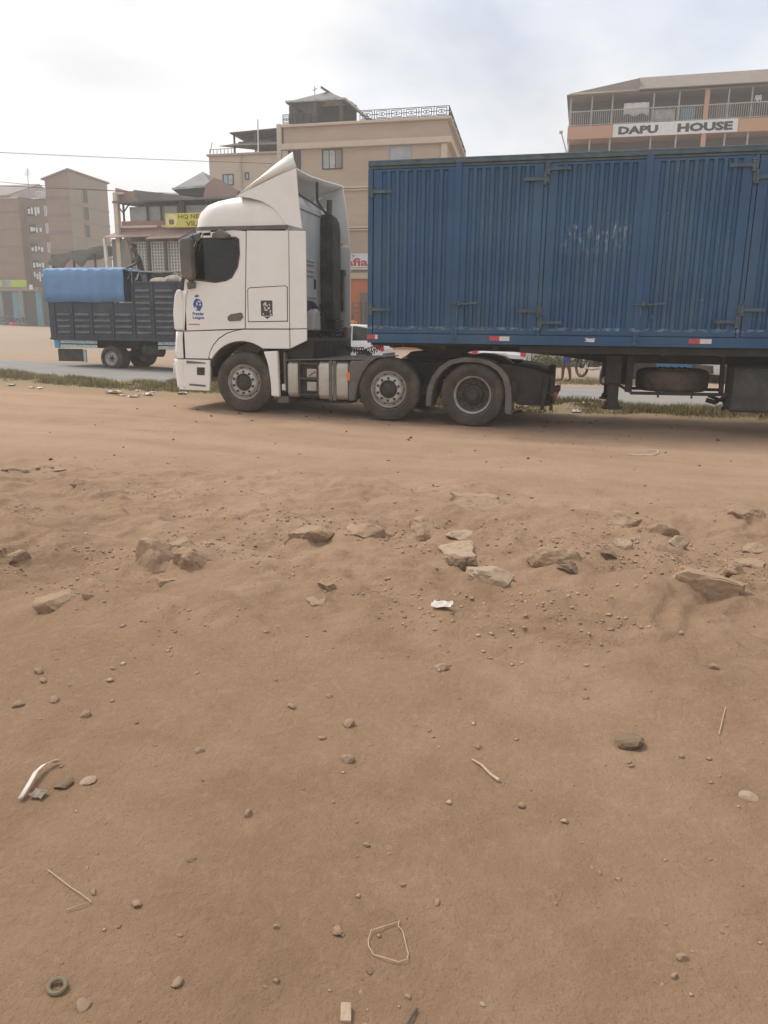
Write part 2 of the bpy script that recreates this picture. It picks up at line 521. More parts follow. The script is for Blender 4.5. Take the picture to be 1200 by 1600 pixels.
# ---------------------------------------------------------------- ground
def ground_material():
    m = bpy.data.materials.new('bare_brown_dirt')
    m.use_nodes = True
    n, l = m.node_tree.nodes, m.node_tree.links
    b = n['Principled BSDF']
    b.inputs['Roughness'].default_value = 0.95
    b.inputs['Specular IOR Level'].default_value = 0.15
    t = n.new('ShaderNodeTexCoord')

    def noise(scale, det, rough, vec=None, sc=None):
        x = n.new('ShaderNodeTexNoise')
        x.inputs['Scale'].default_value = scale
        x.inputs['Detail'].default_value = det
        x.inputs['Roughness'].default_value = rough
        src = t.outputs['Object']
        if sc:
            mp_ = n.new('ShaderNodeMapping')
            mp_.inputs['Scale'].default_value = sc
            l.new(src, mp_.inputs['Vector']); src = mp_.outputs[0]
        l.new(src, x.inputs['Vector'])
        return x

    def ramp(src, stops):
        r = n.new('ShaderNodeValToRGB')
        e = r.color_ramp.elements
        e[0].position, e[0].color = stops[0][0], stops[0][1] + (1,)
        e[1].position, e[1].color = stops[-1][0], stops[-1][1] + (1,)
        for p, c in stops[1:-1]:
            q = e.new(p); q.color = c + (1,)
        l.new(src, r.inputs['Fac'])
        return r.outputs['Color']

    def mixc(f, a, b_, mode='MIX'):
        x = n.new('ShaderNodeMix'); x.data_type = 'RGBA'; x.blend_type = mode
        if isinstance(f, (int, float)):
            x.inputs['Factor'].default_value = f
        else:
            l.new(f, x.inputs['Factor'])
        l.new(a, x.inputs['A'])
        if isinstance(b_, tuple):
            x.inputs['B'].default_value = b_ + (1,)
        else:
            l.new(b_, x.inputs['B'])
        return x.outputs['Result']

    def mrange(src, a, b_, c=0.0, d=1.0):
        x = n.new('ShaderNodeMapRange')
        x.inputs['From Min'].default_value = a; x.inputs['From Max'].default_value = b_
        x.inputs['To Min'].default_value = c; x.inputs['To Max'].default_value = d
        l.new(src, x.inputs['Value'])
        return x.outputs[0]
    broad = noise(0.55, 5, .55)
    col = ramp(broad.outputs['Fac'], [(.30, (0.327, 0.215, 0.137)), (.5, (0.377, 0.250, 0.161)), (.70, (0.437, 0.299, 0.202))])
    mid = noise(4.0, 7, .62)
    col = mixc(mrange(mid.outputs['Fac'], .35, .7, 0, .55), col, (0.301, 0.190, 0.121))
    fine = noise(26, 6, .7)
    col = mixc(mrange(fine.outputs['Fac'], .50, .72, 0, .5), col, (0.458, 0.317, 0.217))
    grit = noise(95, 3, .7)
    col = mixc(mrange(grit.outputs['Fac'], .60, .70, 0, .55), col, (0.180, 0.116, 0.078))
    # damp and dusty patches of trodden soil
    pt = noise(1.7, 6, .58)
    dp = n.new('ShaderNodeMix'); dp.data_type = 'RGBA'; dp.blend_type = 'MULTIPLY'
    l.new(mrange(pt.outputs['Fac'], .46, .64), dp.inputs['Factor']); l.new(col, dp.inputs['A']); dp.inputs['B'].default_value = (0.88, 0.86, 0.84, 1)
    col = dp.outputs['Result']
    # ground colour turns darker and browner towards the camera
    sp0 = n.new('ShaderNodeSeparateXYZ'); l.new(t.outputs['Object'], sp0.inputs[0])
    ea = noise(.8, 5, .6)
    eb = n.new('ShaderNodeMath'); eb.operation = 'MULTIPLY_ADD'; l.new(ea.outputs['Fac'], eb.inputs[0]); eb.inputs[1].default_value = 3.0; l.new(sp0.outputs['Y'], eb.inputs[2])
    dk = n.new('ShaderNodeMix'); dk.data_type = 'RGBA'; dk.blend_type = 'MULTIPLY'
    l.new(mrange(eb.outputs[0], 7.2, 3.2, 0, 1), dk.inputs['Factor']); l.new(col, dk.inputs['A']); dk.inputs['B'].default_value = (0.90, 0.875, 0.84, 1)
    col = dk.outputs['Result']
    # driven, paler track beside the lorries
    sep = n.new('ShaderNodeSeparateXYZ'); l.new(t.outputs['Object'], sep.inputs[0])
    y = sep.outputs['Y']
    tr = noise(1.0, 6, .6, sc=(.22, 1.5, 1))
    tmask = n.new('ShaderNodeMath'); tmask.operation = 'MULTIPLY'
    l.new(mrange(y, 6.0, 8.5), tmask.inputs[0]); l.new(mrange(tr.outputs['Fac'], .35, .65, .15, .75), tmask.inputs[1])
    col = mixc(tmask.outputs[0], col, (0.453, 0.302, 0.206))
    # far side of the road: paler grey dust
    col = mixc(mrange(y, 19, 26, 0, .85), col, (0.371, 0.291, 0.217))
    # soil under the verge
    vm = n.new('ShaderNodeMath'); vm.operation = 'MULTIPLY'
    l.new(mrange(y, 13.2, 14.6), vm.inputs[0]); l.new(mrange(y, 17.5, 16.0), vm.inputs[1])
    col = mixc(vm.outputs[0], col, (0.273, 0.212, 0.124))
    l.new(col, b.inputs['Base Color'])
    h1 = noise(30, 8, .68); h2 = noise(130, 4, .7)
    ad = n.new('ShaderNodeMath'); ad.operation = 'MULTIPLY_ADD'
    l.new(h2.outputs['Fac'], ad.inputs[0]); ad.inputs[1].default_value = 0.35
    l.new(h1.outputs['Fac'], ad.inputs[2])
    bu = n.new('ShaderNodeBump'); bu.inputs['Strength'].default_value = 0.9; bu.inputs['Distance'].default_value = 0.025
    l.new(ad.outputs[0], bu.inputs['Height']); l.new(bu.outputs[0], b.inputs['Normal'])
    return m


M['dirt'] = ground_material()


def axis_vals(lo, fine_lo, fine_hi, hi, step, grow):
    v = list(np.arange(fine_lo, fine_hi, step))
    s, x = step, fine_hi
    while x < hi:
        v.append(x); s *= grow; x += s
    v.append(hi)
    s, x, w = step, fine_lo, []
    while x > lo:
        s *= grow; x -= s; w.append(max(x, lo))
    return np.array(w[::-1] + v)


xs = axis_vals(-400, -4.6, 2.2, 400, 0.022, 1.022)
ys = axis_vals(-60, 0.9, 7.2, 600, 0.022, 1.022)
XX, YY = np.meshgrid(xs, ys)
ZZ = ground_z(XX, YY)
nx, ny = len(xs), len(ys)
V = np.stack([XX, YY, ZZ], -1).reshape(-1, 3)
idx = np.arange(nx * ny).reshape(ny, nx)
F = np.stack([idx[:-1, :-1], idx[:-1, 1:], idx[1:, 1:], idx[1:, :-1]], -1).reshape(-1, 4)
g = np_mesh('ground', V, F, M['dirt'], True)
tag(g, None, None, None, 'structure')

# ---------------------------------------------------------------- road
M['asphalt'] = mat('dusty_grey_asphalt', (0.235, 0.225, 0.215), 0.9, 0, 0.10, 1.2, bump=0.2, bscale=90, dirt=((0.36, 0.29, 0.22), 0.5, 0.8), streak=(.25, 1.5, 1))
rx = np.concatenate([np.linspace(-120, -40, 30), np.linspace(-38, 14, 120), np.linspace(16, 120, 30)])
rows = []
for yy in np.linspace(0, 1, 13):
    e0 = 16.35 + 0.22 * vn(rx * .7, rx * 0 + 1, 21)
    e1 = 21.85 + 0.30 * vn(rx * .6, rx * 0 + 4, 22)
    y_ = e0 + (e1 - e0) * yy
    z_ = tilt(rx, y_) - 0.012 + 0.03 * math.sin(PI * yy)
    rows.append(list(zip(rx, y_, z_)))
rg = G(); rg.grid(rows)
tag(rg.build('road', M['asphalt'], None, smooth_=True), None, None, None, 'structure')

# ---------------------------------------------------------------- grass on the verge, gravel, one sheet each
M['grass'] = mat('dry_olive_grass', (0.235, 0.205, 0.10), 0.9, 0, 0.35, 1.2, island=0.4, spec=0.1, dirt=((0.36, 0.29, 0.175), 0.7, 1.1))
rs = np.random.RandomState(3)


def blades(name, n, x0, x1, y0, y1, hmin, hmax, thr, seed, w=0.008):
    x = rs.uniform(x0, x1, n * 3); y = rs.uniform(y0, y1, n * 3)
    d = vn(x * 1.3, y * 2.2, seed) + .6 * vn(x * 4.1, y * 4.4, seed + 1)
    edge = smooth(y0, y0 + .5, y) * (1 - smooth(y1 - .35, y1, y))
    k = np.where((d + .35) * edge > thr + rs.uniform(-.12, .12, n * 3))[0][:n]
    x = x[k]; y = y[k]; n = len(k)
    h = rs.uniform(hmin, hmax, n) * (0.75 + .6 * np.clip(d[k] + .3, 0, 1))
    a = rs.uniform(0, 2 * PI, n); lean = rs.uniform(.1, .9, n) * h
    la = rs.uniform(0, 2 * PI, n)
    z = ground_z(x, y) - .004
    dx, dy = np.cos(a) * w, np.sin(a) * w
    V = np.empty((n, 3, 3))
    V[:, 0] = np.stack([x - dx, y - dy, z], -1); V[:, 1] = np.stack([x + dx, y + dy, z], -1)
    V[:, 2] = np.stack([x + np.cos(la) * lean, y + np.sin(la) * lean, z + h], -1)
    o = np_mesh(name, V.reshape(-1, 3), np.arange(n * 3).reshape(-1, 3), M['grass'])
    tag(o, None, None, None, 'stuff')
    return o


blades('grass', 70000, -24, 9, 14.1, 16.6, .03, .14, .13, 31)
blades('grass_tuft', 3500, -0.9, 2.5, 22.3, 24.5, .05, .14, .12, 41)

M['gravel'] = mat('brown_gravel', (0.37, 0.265, 0.178), 0.95, 0, 0.2, 5, island=0.30, spec=0.1)


def gravel(name, n, sampler, smin, smax):
    x, y = sampler(n)
    s = smin + (smax - smin) * rs.rand(n) ** 6
    z = ground_z(x, y) + s * .12
    base = np.array([(1, 0, 0), (-1, 0, 0), (0, 1, 0), (0, -1, 0), (0, 0, 1), (0, 0, -1)], float)
    tri = np.array([(0, 2, 4), (2, 1, 4), (1, 3, 4), (3, 0, 4), (2, 0, 5), (1, 2, 5), (3, 1, 5), (0, 3, 5)])
    a = rs.uniform(0, 2 * PI, n); ca, sa = np.cos(a), np.sin(a)
    P = base[None] * (0.6 + .8 * rs.rand(n, 6, 1)) + rs.uniform(-.25, .25, (n, 6, 3))
    P[:, :, 2] *= .6
    Q = np.empty_like(P)
    Q[:, :, 0] = P[:, :, 0] * ca[:, None] - P[:, :, 1] * sa[:, None]
    Q[:, :, 1] = P[:, :, 0] * sa[:, None] + P[:, :, 1] * ca[:, None]
    Q[:, :, 2] = P[:, :, 2]
    Q = Q * s[:, None, None] * .5 + np.stack([x, y, z], -1)[:, None]
    F = (tri[None] + (np.arange(n) * 6)[:, None, None]).reshape(-1, 3)
    tag(np_mesh(name, Q.reshape(-1, 3), F, M['gravel']), None, None, None, 'stuff')


def samp_band(n):
    x = np.empty(0); y = np.empty(0)
    while len(x) < n:
        X = rs.uniform(-5, 2.4, n * 3); Y = rs.normal(4.7, .85, n * 3)
        d = vn(X * 1.1, Y * 1.6, 51) + .8 * vn(X * 3.2, Y * 3.5, 52)
        k = (d + rs.uniform(-.35, .35, len(X)) > .20) & (Y > 2.2) & (Y < 8.5)
        x = np.append(x, X[k]); y = np.append(y, Y[k])
    return x[:n], y[:n]


def samp_wide(n):
    return rs.uniform(-9, 4.5, n), 1.0 + 12 * rs.rand(n) ** 1.5


gravel('gravel', 12000, samp_band, .003, .032)
gravel('grit', 4500, samp_wide, .003, .018)


def samp_debris(n):
    return rs.uniform(-7, 4.5, n), rs.normal(12.3, 1.3, n).clip(9.0, 16.0)


M['gravel'] = mat('dark_leaf_litter', (0.19, 0.13, 0.085), 0.95, 0, 0.3, 5, island=0.5, spec=0.1)
gravel('leaf_litter', 420, samp_debris, .01, .07)
gravel('leaf_litter', 90, lambda n: (rs.uniform(-6, 3, n), rs.uniform(6.5, 10, n)), .01, .06)
# ---------------------------------------------------------------- rocks
M['rock'] = mat('dusty_brown_rock', (0.35, 0.24, 0.158), 0.92, 0, 0.2, 6, bump=0.5, bscale=55, spec=0.15, dirt=((0.25, 0.165, 0.10), 0.6, 7))
M['rock_pale'] = mat('pale_grey_rock', (0.40, 0.30, 0.21), 0.9, 0, 0.16, 7, bump=0.45, bscale=60, spec=0.15)
M['rock_dark'] = mat('dark_earth_clod', (0.17, 0.118, 0.08), 0.95, 0, 0.25, 8, bump=0.6, bscale=45, spec=0.1)


def dust_top(m, col):
    # dust that has settled on the faces that look up
    n, l = m.node_tree.nodes, m.node_tree.links
    b = n['Principled BSDF']
    src = b.inputs['Base Color'].links[0].from_socket
    g_ = n.new('ShaderNodeNewGeometry'); sp = n.new('ShaderNodeSeparateXYZ'); l.new(g_.outputs['True Normal'], sp.inputs[0])
    no = n.new('ShaderNodeTexNoise'); no.inputs['Scale'].default_value = 9; no.inputs['Detail'].default_value = 5
    l.new(g_.outputs['Position'], no.inputs['Vector'])
    ad = n.new('ShaderNodeMath'); ad.operation = 'MULTIPLY_ADD'; l.new(no.outputs['Fac'], ad.inputs[0]); ad.inputs[1].default_value = .9; l.new(sp.outputs['Z'], ad.inputs[2])
    mr = n.new('ShaderNodeMapRange'); mr.inputs['From Min'].default_value = .85; mr.inputs['From Max'].default_value = 1.25; mr.inputs['To Max'].default_value = .85
    l.new(ad.outputs[0], mr.inputs['Value'])
    mi = n.new('ShaderNodeMix'); mi.data_type = 'RGBA'; l.new(mr.outputs[0], mi.inputs['Factor']); l.new(src, mi.inputs['A']); mi.inputs['B'].default_value = col + (1,)
    l.new(mi.outputs['Result'], b.inputs['Base Color'])


dust_top(M['rock'], (0.395, 0.275, 0.182)); dust_top(M['rock_dark'], (0.30, 0.21, 0.142)); dust_top(M['rock_pale'], (0.435, 0.32, 0.225))


def rock_mesh(name, seed, cuts=9, sub=3, rough=.05, lo=.45, hi=.9):
    rr = random.Random(seed)
    bm = bmesh.new()
    bmesh.ops.create_icosphere(bm, subdivisions=sub, radius=1)
    planes = []
    for _ in range(cuts):
        d = Vector((rr.gauss(0, 1), rr.gauss(0, 1), rr.gauss(0, 1))).normalized()
        planes.append((d, rr.uniform(lo, hi)))
    for v in bm.verts:
        for d, o in planes:
            k = v.co.dot(d) - o
            if k > 0:
                v.co -= d * k
        c_ = v.co
        k = vn(c_.x * 2.1 + seed, c_.y * 2.1 + c_.z * 1.7, seed) * .22 + vn(c_.x * 5 + c_.z * 3, c_.y * 5 + seed, seed + 1) * .12 if sub > 3 else 0
        v.co *= 1 + float(k)
        v.co += Vector((rr.uniform(-1, 1), rr.uniform(-1, 1), rr.uniform(-1, 1))) * rough
    me = bpy.data.meshes.new(name)
    bm.to_mesh(me); bm.free()
    return me


ROCK_LABELS = [
 'large broken slab in the embedded rock cluster at left', 'angular block at the top of the left rock cluster', 'split stone on the right edge of the left rock cluster', 'small pointed stone below the left rock cluster',
 'low half buried stone at the left picture edge', 'long flat tilted slab left of the rock cluster', 'lumpy small stone right of the flat tilted slab', 'thin flat chip lying below the left cluster', 'flat shard on the left driven track',
 'wedge shaped stone with dark underside in mid ground', 'pale stone above the square block in mid ground', 'square block stone right of the wedge shaped stone', 'small smooth stone between block and tall slab', 'tall leaning slab left of the pale boulder',
 'pale flat topped boulder with crack in mid ground', 'rounded pale stone behind the flat topped boulder', 'dark stone in front of the flat topped boulder', 'flat pale slab sunk right of the boulder', 'wide eroded ledge stone behind the boulder', 'slim stone in bare dirt left of the boulder', 'flat flake below the slim stone',
 'smooth egg shaped stone at right of mid ground', 'brown stone right of the egg shaped stone', 'small oval stone beside the brown stone', 'dark oval stone left of the pale pebble patch', 'pale stone behind the dark oval stone', 'big rough half buried rock right of centre', 'dark clod against the big rough rock', 'pale stone in the gravel patch at right', 'largest long boulder at the right edge', 'thin ledge stone above the long boulder', 'eroded earth ledge near the right edge', 'rounded stone cut by the right picture edge', 'buried mound stone on the track at right']
mats = [M['rock'], M['rock'], M['rock'], M['rock_pale'], M['rock']]
for i, ((x, y, w, h), lb) in enumerate(zip(ROCKS, ROCK_LABELS)):
    me = rock_mesh('rock', 100 + i, cuts=12, sub=4, rough=.022, lo=.40, hi=.85)
    me.materials.append(M['rock_pale'] if i in (10, 14, 15, 17, 23, 25) else M['rock_dark'] if i in (16, 24, 27) else M['rock'])
    o = bpy.data.objects.new('rock', me); COL.objects.link(o)
    if i < 4:
        w, h = w * 1.35, h * 1.2
    rz = random.uniform(0, 6.28)
    sx, sy, sz = w * .88, w * random.uniform(.55, .85), h * .98
    if abs(math.sin(rz)) > .5:
        rz = random.uniform(-.4, .4)
    o.scale = (sx, sy, sz)
    o.rotation_euler = (random.uniform(-.12, .25), random.uniform(-.15, .15), rz + YAW)
    o.location = (x, y + sy * .4, gz(x, y) + sz * random.uniform(-.34, -.06))
    if i == 29:
        o.location.z += sz * .3
    tag(o, lb, 'rock', 'rocks half buried in the dirt')

STONE_LABELS = {0: 'top stone of the small pair near the left edge', 1: 'lower stone of the small pair near the left edge', 2: 'flat stone below the small pair near the left edge', 4: 'larger of the two round stones left of the stalk', 5: 'smaller round stone above the larger one left of the stalk', 6: 'round stone left of centre in the smooth dirt', 7: 'stone left of the round stones in open dirt', 8: 'pale stone above the curled grass loop', 9: 'stone near the lower right in smooth dirt', 10: 'small stone below the lower right stone', 12: 'stone beside the olive ring at the bottom', 13: 'stone right of the olive ring at the bottom', 14: 'dark small stone right of the stalk end', 15: 'dark earthy lump at right in the smooth foreground', 16: 'low dark stone at the right edge of the foreground', 17: 'brown stone right of the bent plastic strip', 18: 'second brown stone right of the bent plastic strip', 30: 'pale stone below the white scrap in the middle'}
peb = [rock_mesh('pebble_shape', 300 + i, cuts=8, sub=2, rough=.03, lo=.5, hi=.9) for i in range(10)]
for i, p in enumerate(peb):
    p.materials.append(M['rock'] if i < 8 else M['rock_pale'] if i < 9 else M['rock_dark'])
for i, (x, y, w, h) in enumerate(STONES):
    o = bpy.data.objects.new('stone', random.choice(peb[8:] if i in (15, 16, 17, 18) else peb[:8])); COL.objects.link(o)
    o.scale = (w * .6, w * .5, h * .5)
    o.rotation_euler = (random.uniform(-.3, .3), random.uniform(-.3, .3), random.uniform(0, 6))
    o.location = (x, y, gz(x, y) + h * .14)
    tag(o, STONE_LABELS.get(i, 'small brown stone lying loose on the smooth foreground dirt'), 'stone', 'loose stones on the foreground dirt')
for i in range(190):
    y = 1.25 + 9.5 * random.random() ** 1.3
    x = y * random.uniform(-.82, .29)
    w = random.choice([.007, .009, .011, .014, .02]) * (1 + y * .10)
    o = bpy.data.objects.new('pebble', random.choice(peb)); COL.objects.link(o)
    o.scale = (w * .6, w * random.uniform(.35, .55), w * random.uniform(.22, .4))
    o.rotation_euler = (random.uniform(-.3, .3), random.uniform(-.3, .3), random.uniform(0, 6))
    o.location = (x, y, gz(x, y) + w * .04)
    tag(o, 'tiny pebble scattered on the bare dirt ground', 'pebble', 'pebbles scattered over the dirt')
# ---------------------------------------------------------------- wheels
def tyre_prof(r, ri, w):
    """closed (radius, y) ring; outer face at y=0, inner at y=w"""
    return [(ri, .035), (ri + .015, .012), (ri + .05, .004), (r - .11, -.004), (r - .05, .008), (r - .018, .030), (r - .004, .055),
            (r, .085), (r, w - .085), (r - .004, w - .055), (r - .05, w - .008), (ri + .05, w - .004), (ri, w - .035)]


def make_wheel(kind, parent, loc, face=1, r=.5, w=.3):
    """wheel part with tyre and nuts as sub-parts, its outer face at loc; kind 'out' (stud ring proud) or 'deep' (sunken drive hub)"""
    dark = kind == 'deep'
    s = r / .5
    g = G()
    if kind == 'out':
        prof = [(.295 * s, .03), (.287 * s, .015), (.276 * s, .03), (.262 * s, .085), (.235 * s, .105), (.222 * s, .03), (.205 * s, .0), (.150 * s, -.012), (.142 * s, .012), (.142 * s, .2), (.295 * s, .2)]
    elif kind == 'deep':
        prof = [(.297 * s, .03), (.288 * s, .012), (.275 * s, .03), (.262 * s, .08), (.240 * s, .15), (.205 * s, .175), (.16 * s, .165), (.155 * s, .19), (.155 * s, .24), (.297 * s, .24)]
    else:
        prof = [(.297 * s, .03), (.285 * s, .012), (.27 * s, .03), (.255 * s, .08), (.21 * s, .09), (.16 * s, .05), (.09 * s, .05), (.09 * s, .2), (.297 * s, .2)]
    g.lathe([(a, b * face) for a, b in prof], n=40)
    g.mi = [0 if (i % len(prof)) in (0, 1, 2, len(prof) - 1) or not dark else 1 for i in range(len(g.f))]
    rim = g.build('wheel', [M['rim'], M['rim_dark']], None, smooth_=True, angle=30)
    rim.parent = parent
    rim.location = Vector(loc) - Vector(ORG[parent.name])
    g = G(); g.lathe([(a, b * face) for a, b in tyre_prof(r, .296 * s, w)], n=56)
    for rr_ in (r - .10, r - .135, r - .16):
        g.lathe([(rr_ - .004, -.001 * face), (rr_, -.008 * face), (rr_ + .004, -.001 * face)], n=56)
    t = g.build('tyre', M['tyre'], None, smooth_=True, angle=40)
    t.parent = rim
    g = G()
    if kind == 'out':
        for k in range(10):
            a = 2 * PI * k / 10 + .3
            c = (.176 * s * math.cos(a), .176 * s * math.sin(a))
            g.cyl((c[0], -.004 * face, c[1]), (c[0], -.030 * face, c[1]), .022 * s, .019 * s, 8)
        nm = 'wheel_nuts'
        for k in range(10):
            a = 2 * PI * (k + .5) / 10 + .3
            c = (.232 * s * math.cos(a), .232 * s * math.sin(a))
            g.cyl((c[0], .096 * face, c[1]), (c[0], .088 * face, c[1]), .020 * s, .020 * s, 8)
    elif kind == 'deep':
        for k in range(10):
            a = 2 * PI * k / 10
            c = (.178 * s * math.cos(a), .178 * s * math.sin(a))
            g.cyl((c[0], .16 * face, c[1]), (c[0], .125 * face, c[1]), .018 * s, .016 * s, 8)
        for k in range(10):
            a = 2 * PI * (k + .5) / 10
            c = (.225 * s * math.cos(a), .225 * s * math.sin(a))
            g.cyl((c[0], .17 * face, c[1]), (c[0], .150 * face, c[1]), .026 * s, .026 * s, 8)
        nm = 'wheel_nuts'
    else:
        for k in range(6):
            a = 2 * PI * k / 6
            c = (.12 * s * math.cos(a), .12 * s * math.sin(a))
            g.cyl((c[0], .05 * face, c[1]), (c[0], .02 * face, c[1]), .022 * s, .018 * s, 8)
        nm = 'wheel_nuts'
    nu = g.build(nm, M['hub'], None, smooth_=True); nu.parent = rim; nu['kind'] = 'stuff'
    g = G()
    if kind == 'out':
        g.lathe([(.0001, -.01 * face), (.06 * s, -.012 * face), (.085 * s, .0), (.12 * s, .012 * face), (.14 * s, .03 * face), (.14 * s, .1 * face), (.0001, .1 * face)], n=28)
    elif kind == 'deep':
        g.lathe([(.0001, .03 * face), (.07 * s, .03 * face), (.095 * s, .05 * face), (.10 * s, .10 * face), (.15 * s, .125 * face), (.155 * s, .2 * face), (.0001, .2 * face)], n=28)
    else:
        g.lathe([(.0001, .0), (.05 * s, .0), (.075 * s, .03 * face), (.085 * s, .1 * face), (.0001, .1 * face)], n=20)
    h = g.build('hub', M['hub'], None, smooth_=True); h.parent = rim
    return rim


# ---------------------------------------------------------------- white tractor unit
Y0, Y1 = 11.95, 14.42            # near and far flank
YC = (Y0 + Y1) / 2
tk = thing('tractor_unit', (-3.9, YC, .04), 'white articulated tractor unit with torn roof spoiler, coupled to the blue trailer', 'truck')
FX = -5.42
WZ = .59


def front_curve(xf, r, y0=Y0, y1=Y1, back=None, n=7):
    """plan outline of the nose, from the near flank round the front to the far flank"""
    b = xf + r + .02 if back is None else back
    p = [(b, y0)]
    for i in range(n + 1):
        a = PI / 2 * i / n
        p.append((xf + r - r * math.sin(a), y0 + r - r * math.cos(a)))
    p.append((xf - .03, (y0 + y1) / 2))
    for i in range(n + 1):
        a = PI / 2 * (1 - i / n)
        p.append((xf + r - r * math.sin(a), y1 - r + r * math.cos(a)))
    p.append((b, y1))
    return p


def nose_x(z):
    return float(np.interp(z, [.40, .95, 1.40, 2.05, 2.35, 3.0, 3.1], [-6.70, -6.74, -6.69, -6.60, -6.50, -6.25, -6.22]))


# dark inner cab that shows only through the panel gaps
g = G()
rows = []
for z in (1.27, 1.45, 2.0, 2.05):
    f = front_curve(nose_x(z) + .03, .26, Y0 + .022, Y1 - .022, back=-5.2)
    ring = [(-4.62, Y0 + .022)] + f + [(-4.62, Y1 - .022)]
    rows.append([(x, y, z) for x, y in ring])
g.grid(rows, closed=True); g.fan(rows[0], True)
g.box(-5.36, -4.63, Y0 + .025, Y1 - .025, 2.02, 2.99)          # sleeper behind the seats
g.box(-6.20, -5.2, Y0 + .06, Y1 - .06, 2.92, 2.98)             # headlining
for yy in (Y0 + .03, Y1 - .09):
    g.bar((-6.50, yy + .03, 2.06), (-6.20, yy + .03, 2.93), .06, .06)
    g.box(-6.45, -5.4, yy, yy + .05, 1.9, 2.10)
g.box(-6.50, -6.15, Y0 + .1, Y1 - .1, 1.9, 2.16)               # dashboard
cab = g.build('cab', M['cab_dark'], tk, smooth_=True)

door_poly = [(-6.46, 1.415), (-5.36, 1.462), (-5.292, 2.965), (-5.5, 2.985), (-6.0, 2.955), (-6.135, 2.93), (-6.30, 2.52), (-6.40, 2.20), (-6.45, 1.9)]
for yy, sgn in ((Y0, 1), (Y1, -1)):
    def pan(poly, name, mm=M['white_paint'], t=.035, off=0.0, bev=.010, par=cab):
        g = G(); a = yy - sgn * off
        g.prism(poly, min(a, a + sgn * t), max(a, a + sgn * t))
        return g.build(name, mm, par, bevel=bev)
    WIN = [(-6.10, 2.855), (-5.48, 2.865), (-5.43, 2.83), (-5.425, 2.63), (-5.465, 2.43), (-5.565, 2.28), (-5.67, 2.23), (-5.85, 2.205), (-6.335, 2.26), (-6.35, 2.28), (-6.275, 2.50)]
    g = G(); g.prism_hole(door_poly, WIN, min(yy, yy + sgn * .035), max(yy, yy + sgn * .035))
    g.build('door', M['white_paint'], cab, bevel=.006)
    g = G(); g.prism_hole([(-6.13, 2.875), (-5.46, 2.885), (-5.405, 2.85), (-5.40, 2.62), (-5.44, 2.42), (-5.55, 2.255), (-5.66, 2.205), (-5.85, 2.178), (-6.36, 2.235), (-6.385, 2.27), (-6.30, 2.50)], WIN, min(yy - sgn * .007, yy + sgn * .03), max(yy - sgn * .007, yy + sgn * .03))
    g.build('window_seal', M['cab_dark'], cab)
    pan(WIN, 'side_window', M['cab_glass'], t=.006, off=-.012, bev=0)
    # locker side and its hatch
    pan([(-5.345, 1.462), (-4.585, 1.468), (-4.575, 2.96), (-5.277, 2.975)], 'side_panel')
    pan([(-5.297, 1.562), (-4.602, 1.577), (-4.597, 2.112), (-4.637, 2.138), (-5.253, 2.108), (-5.292, 2.078)], 'hatch_gasket', M['cab_dark'], t=.02, off=.003, bev=.004)
    pan([(-5.285, 1.575), (-4.615, 1.59), (-4.61, 2.105), (-4.64, 2.125), (-5.25, 2.095), (-5.28, 2.07)], 'locker_hatch', t=.02, off=.007, bev=.006)
    pan([(-4.572, 1.468), (-4.285, 1.475), (-4.285, 2.95), (-4.562, 2.96)], 'side_extender')
    pan([(-4.572, 1.155), (-4.29, 1.285), (-4.286, 1.462), (-4.572, 1.455)], 'corner_panel')
    # wings
    pan([(-6.56, .965), (-6.035, .965), (-6.00, 1.09), (-5.935, 1.20), (-5.83, 1.305), (-5.68, 1.39), (-5.55, 1.428), (-5.45, 1.438), (-6.46, 1.400), (-6.56, 1.39)], 'lower_panel')
    inner = [(FX + .66 * math.cos(R(a)), WZ + .01 + .66 * math.sin(R(a))) for a in range(56, 148, 7)]
    pan(inner + [(-6.02, .98), (-5.985, 1.085), (-5.92, 1.19), (-5.82, 1.29), (-5.675, 1.375), (-5.55, 1.413), (-5.41, 1.44), (-5.375, 1.443), (-5.372, 1.27)][:-1] + [(-4.586, 1.452), (-4.586, 1.15)], 'wheel_arch', t=.05, off=.006, bev=.012)
    g = G()
    lip = arc(FX, WZ + .01, .655, 50, 162, 18)
    rows = [[(x, yy + sgn * .03, z) for x, z in lip], [(x, yy + sgn * .62, z) for x, z in lip]]
    g.grid(rows)
    g.build('wheel_arch_liner', M['cab_dark'], tk, smooth_=True, solid=.02)
    # rear half of the front mudguard
    pan([(-5.045, 1.10), (-4.80, 1.115), (-4.785, .37), (-4.925, .38), (-4.93, .58), (-4.965, .86), (-5.0, .98)], 'mudguard', t=.10, off=.0, bev=.02, par=tk)
    # step and bumper end
    pan([(-6.60, .44), (-6.04, .43), (-6.02, .60), (-6.005, .945), (-6.60, .945)], 'bumper_end', t=.06, par=tk)
    pan([(-6.43, .955 - .03), (-6.08, .90), (-6.08, .885), (-6.43, .88)], 'step', M['grey_plastic'], t=.03, off=.012, bev=.003, par=tk)
    pan([(-6.25, .69), (-6.11, .69), (-6.10, .82), (-6.245, .82)], 'step_recess', M['cab_dark'], t=.02, off=.006, bev=.003, par=tk)
    pan([(-6.40, .515), (-6.10, .50), (-6.10, .53), (-6.40, .545)], 'step', M['grey_plastic'], t=.03, off=.010, bev=.003, par=tk)
    pan([(-5.655, 1.60), (-5.625, 1.575), (-5.43, 1.585), (-5.375, 1.635), (-5.39, 1.70), (-5.42, 1.715), (-5.60, 1.685), (-5.65, 1.65)], 'door_handle', M['grey_plastic'], t=.02, off=.012, bev=.006)

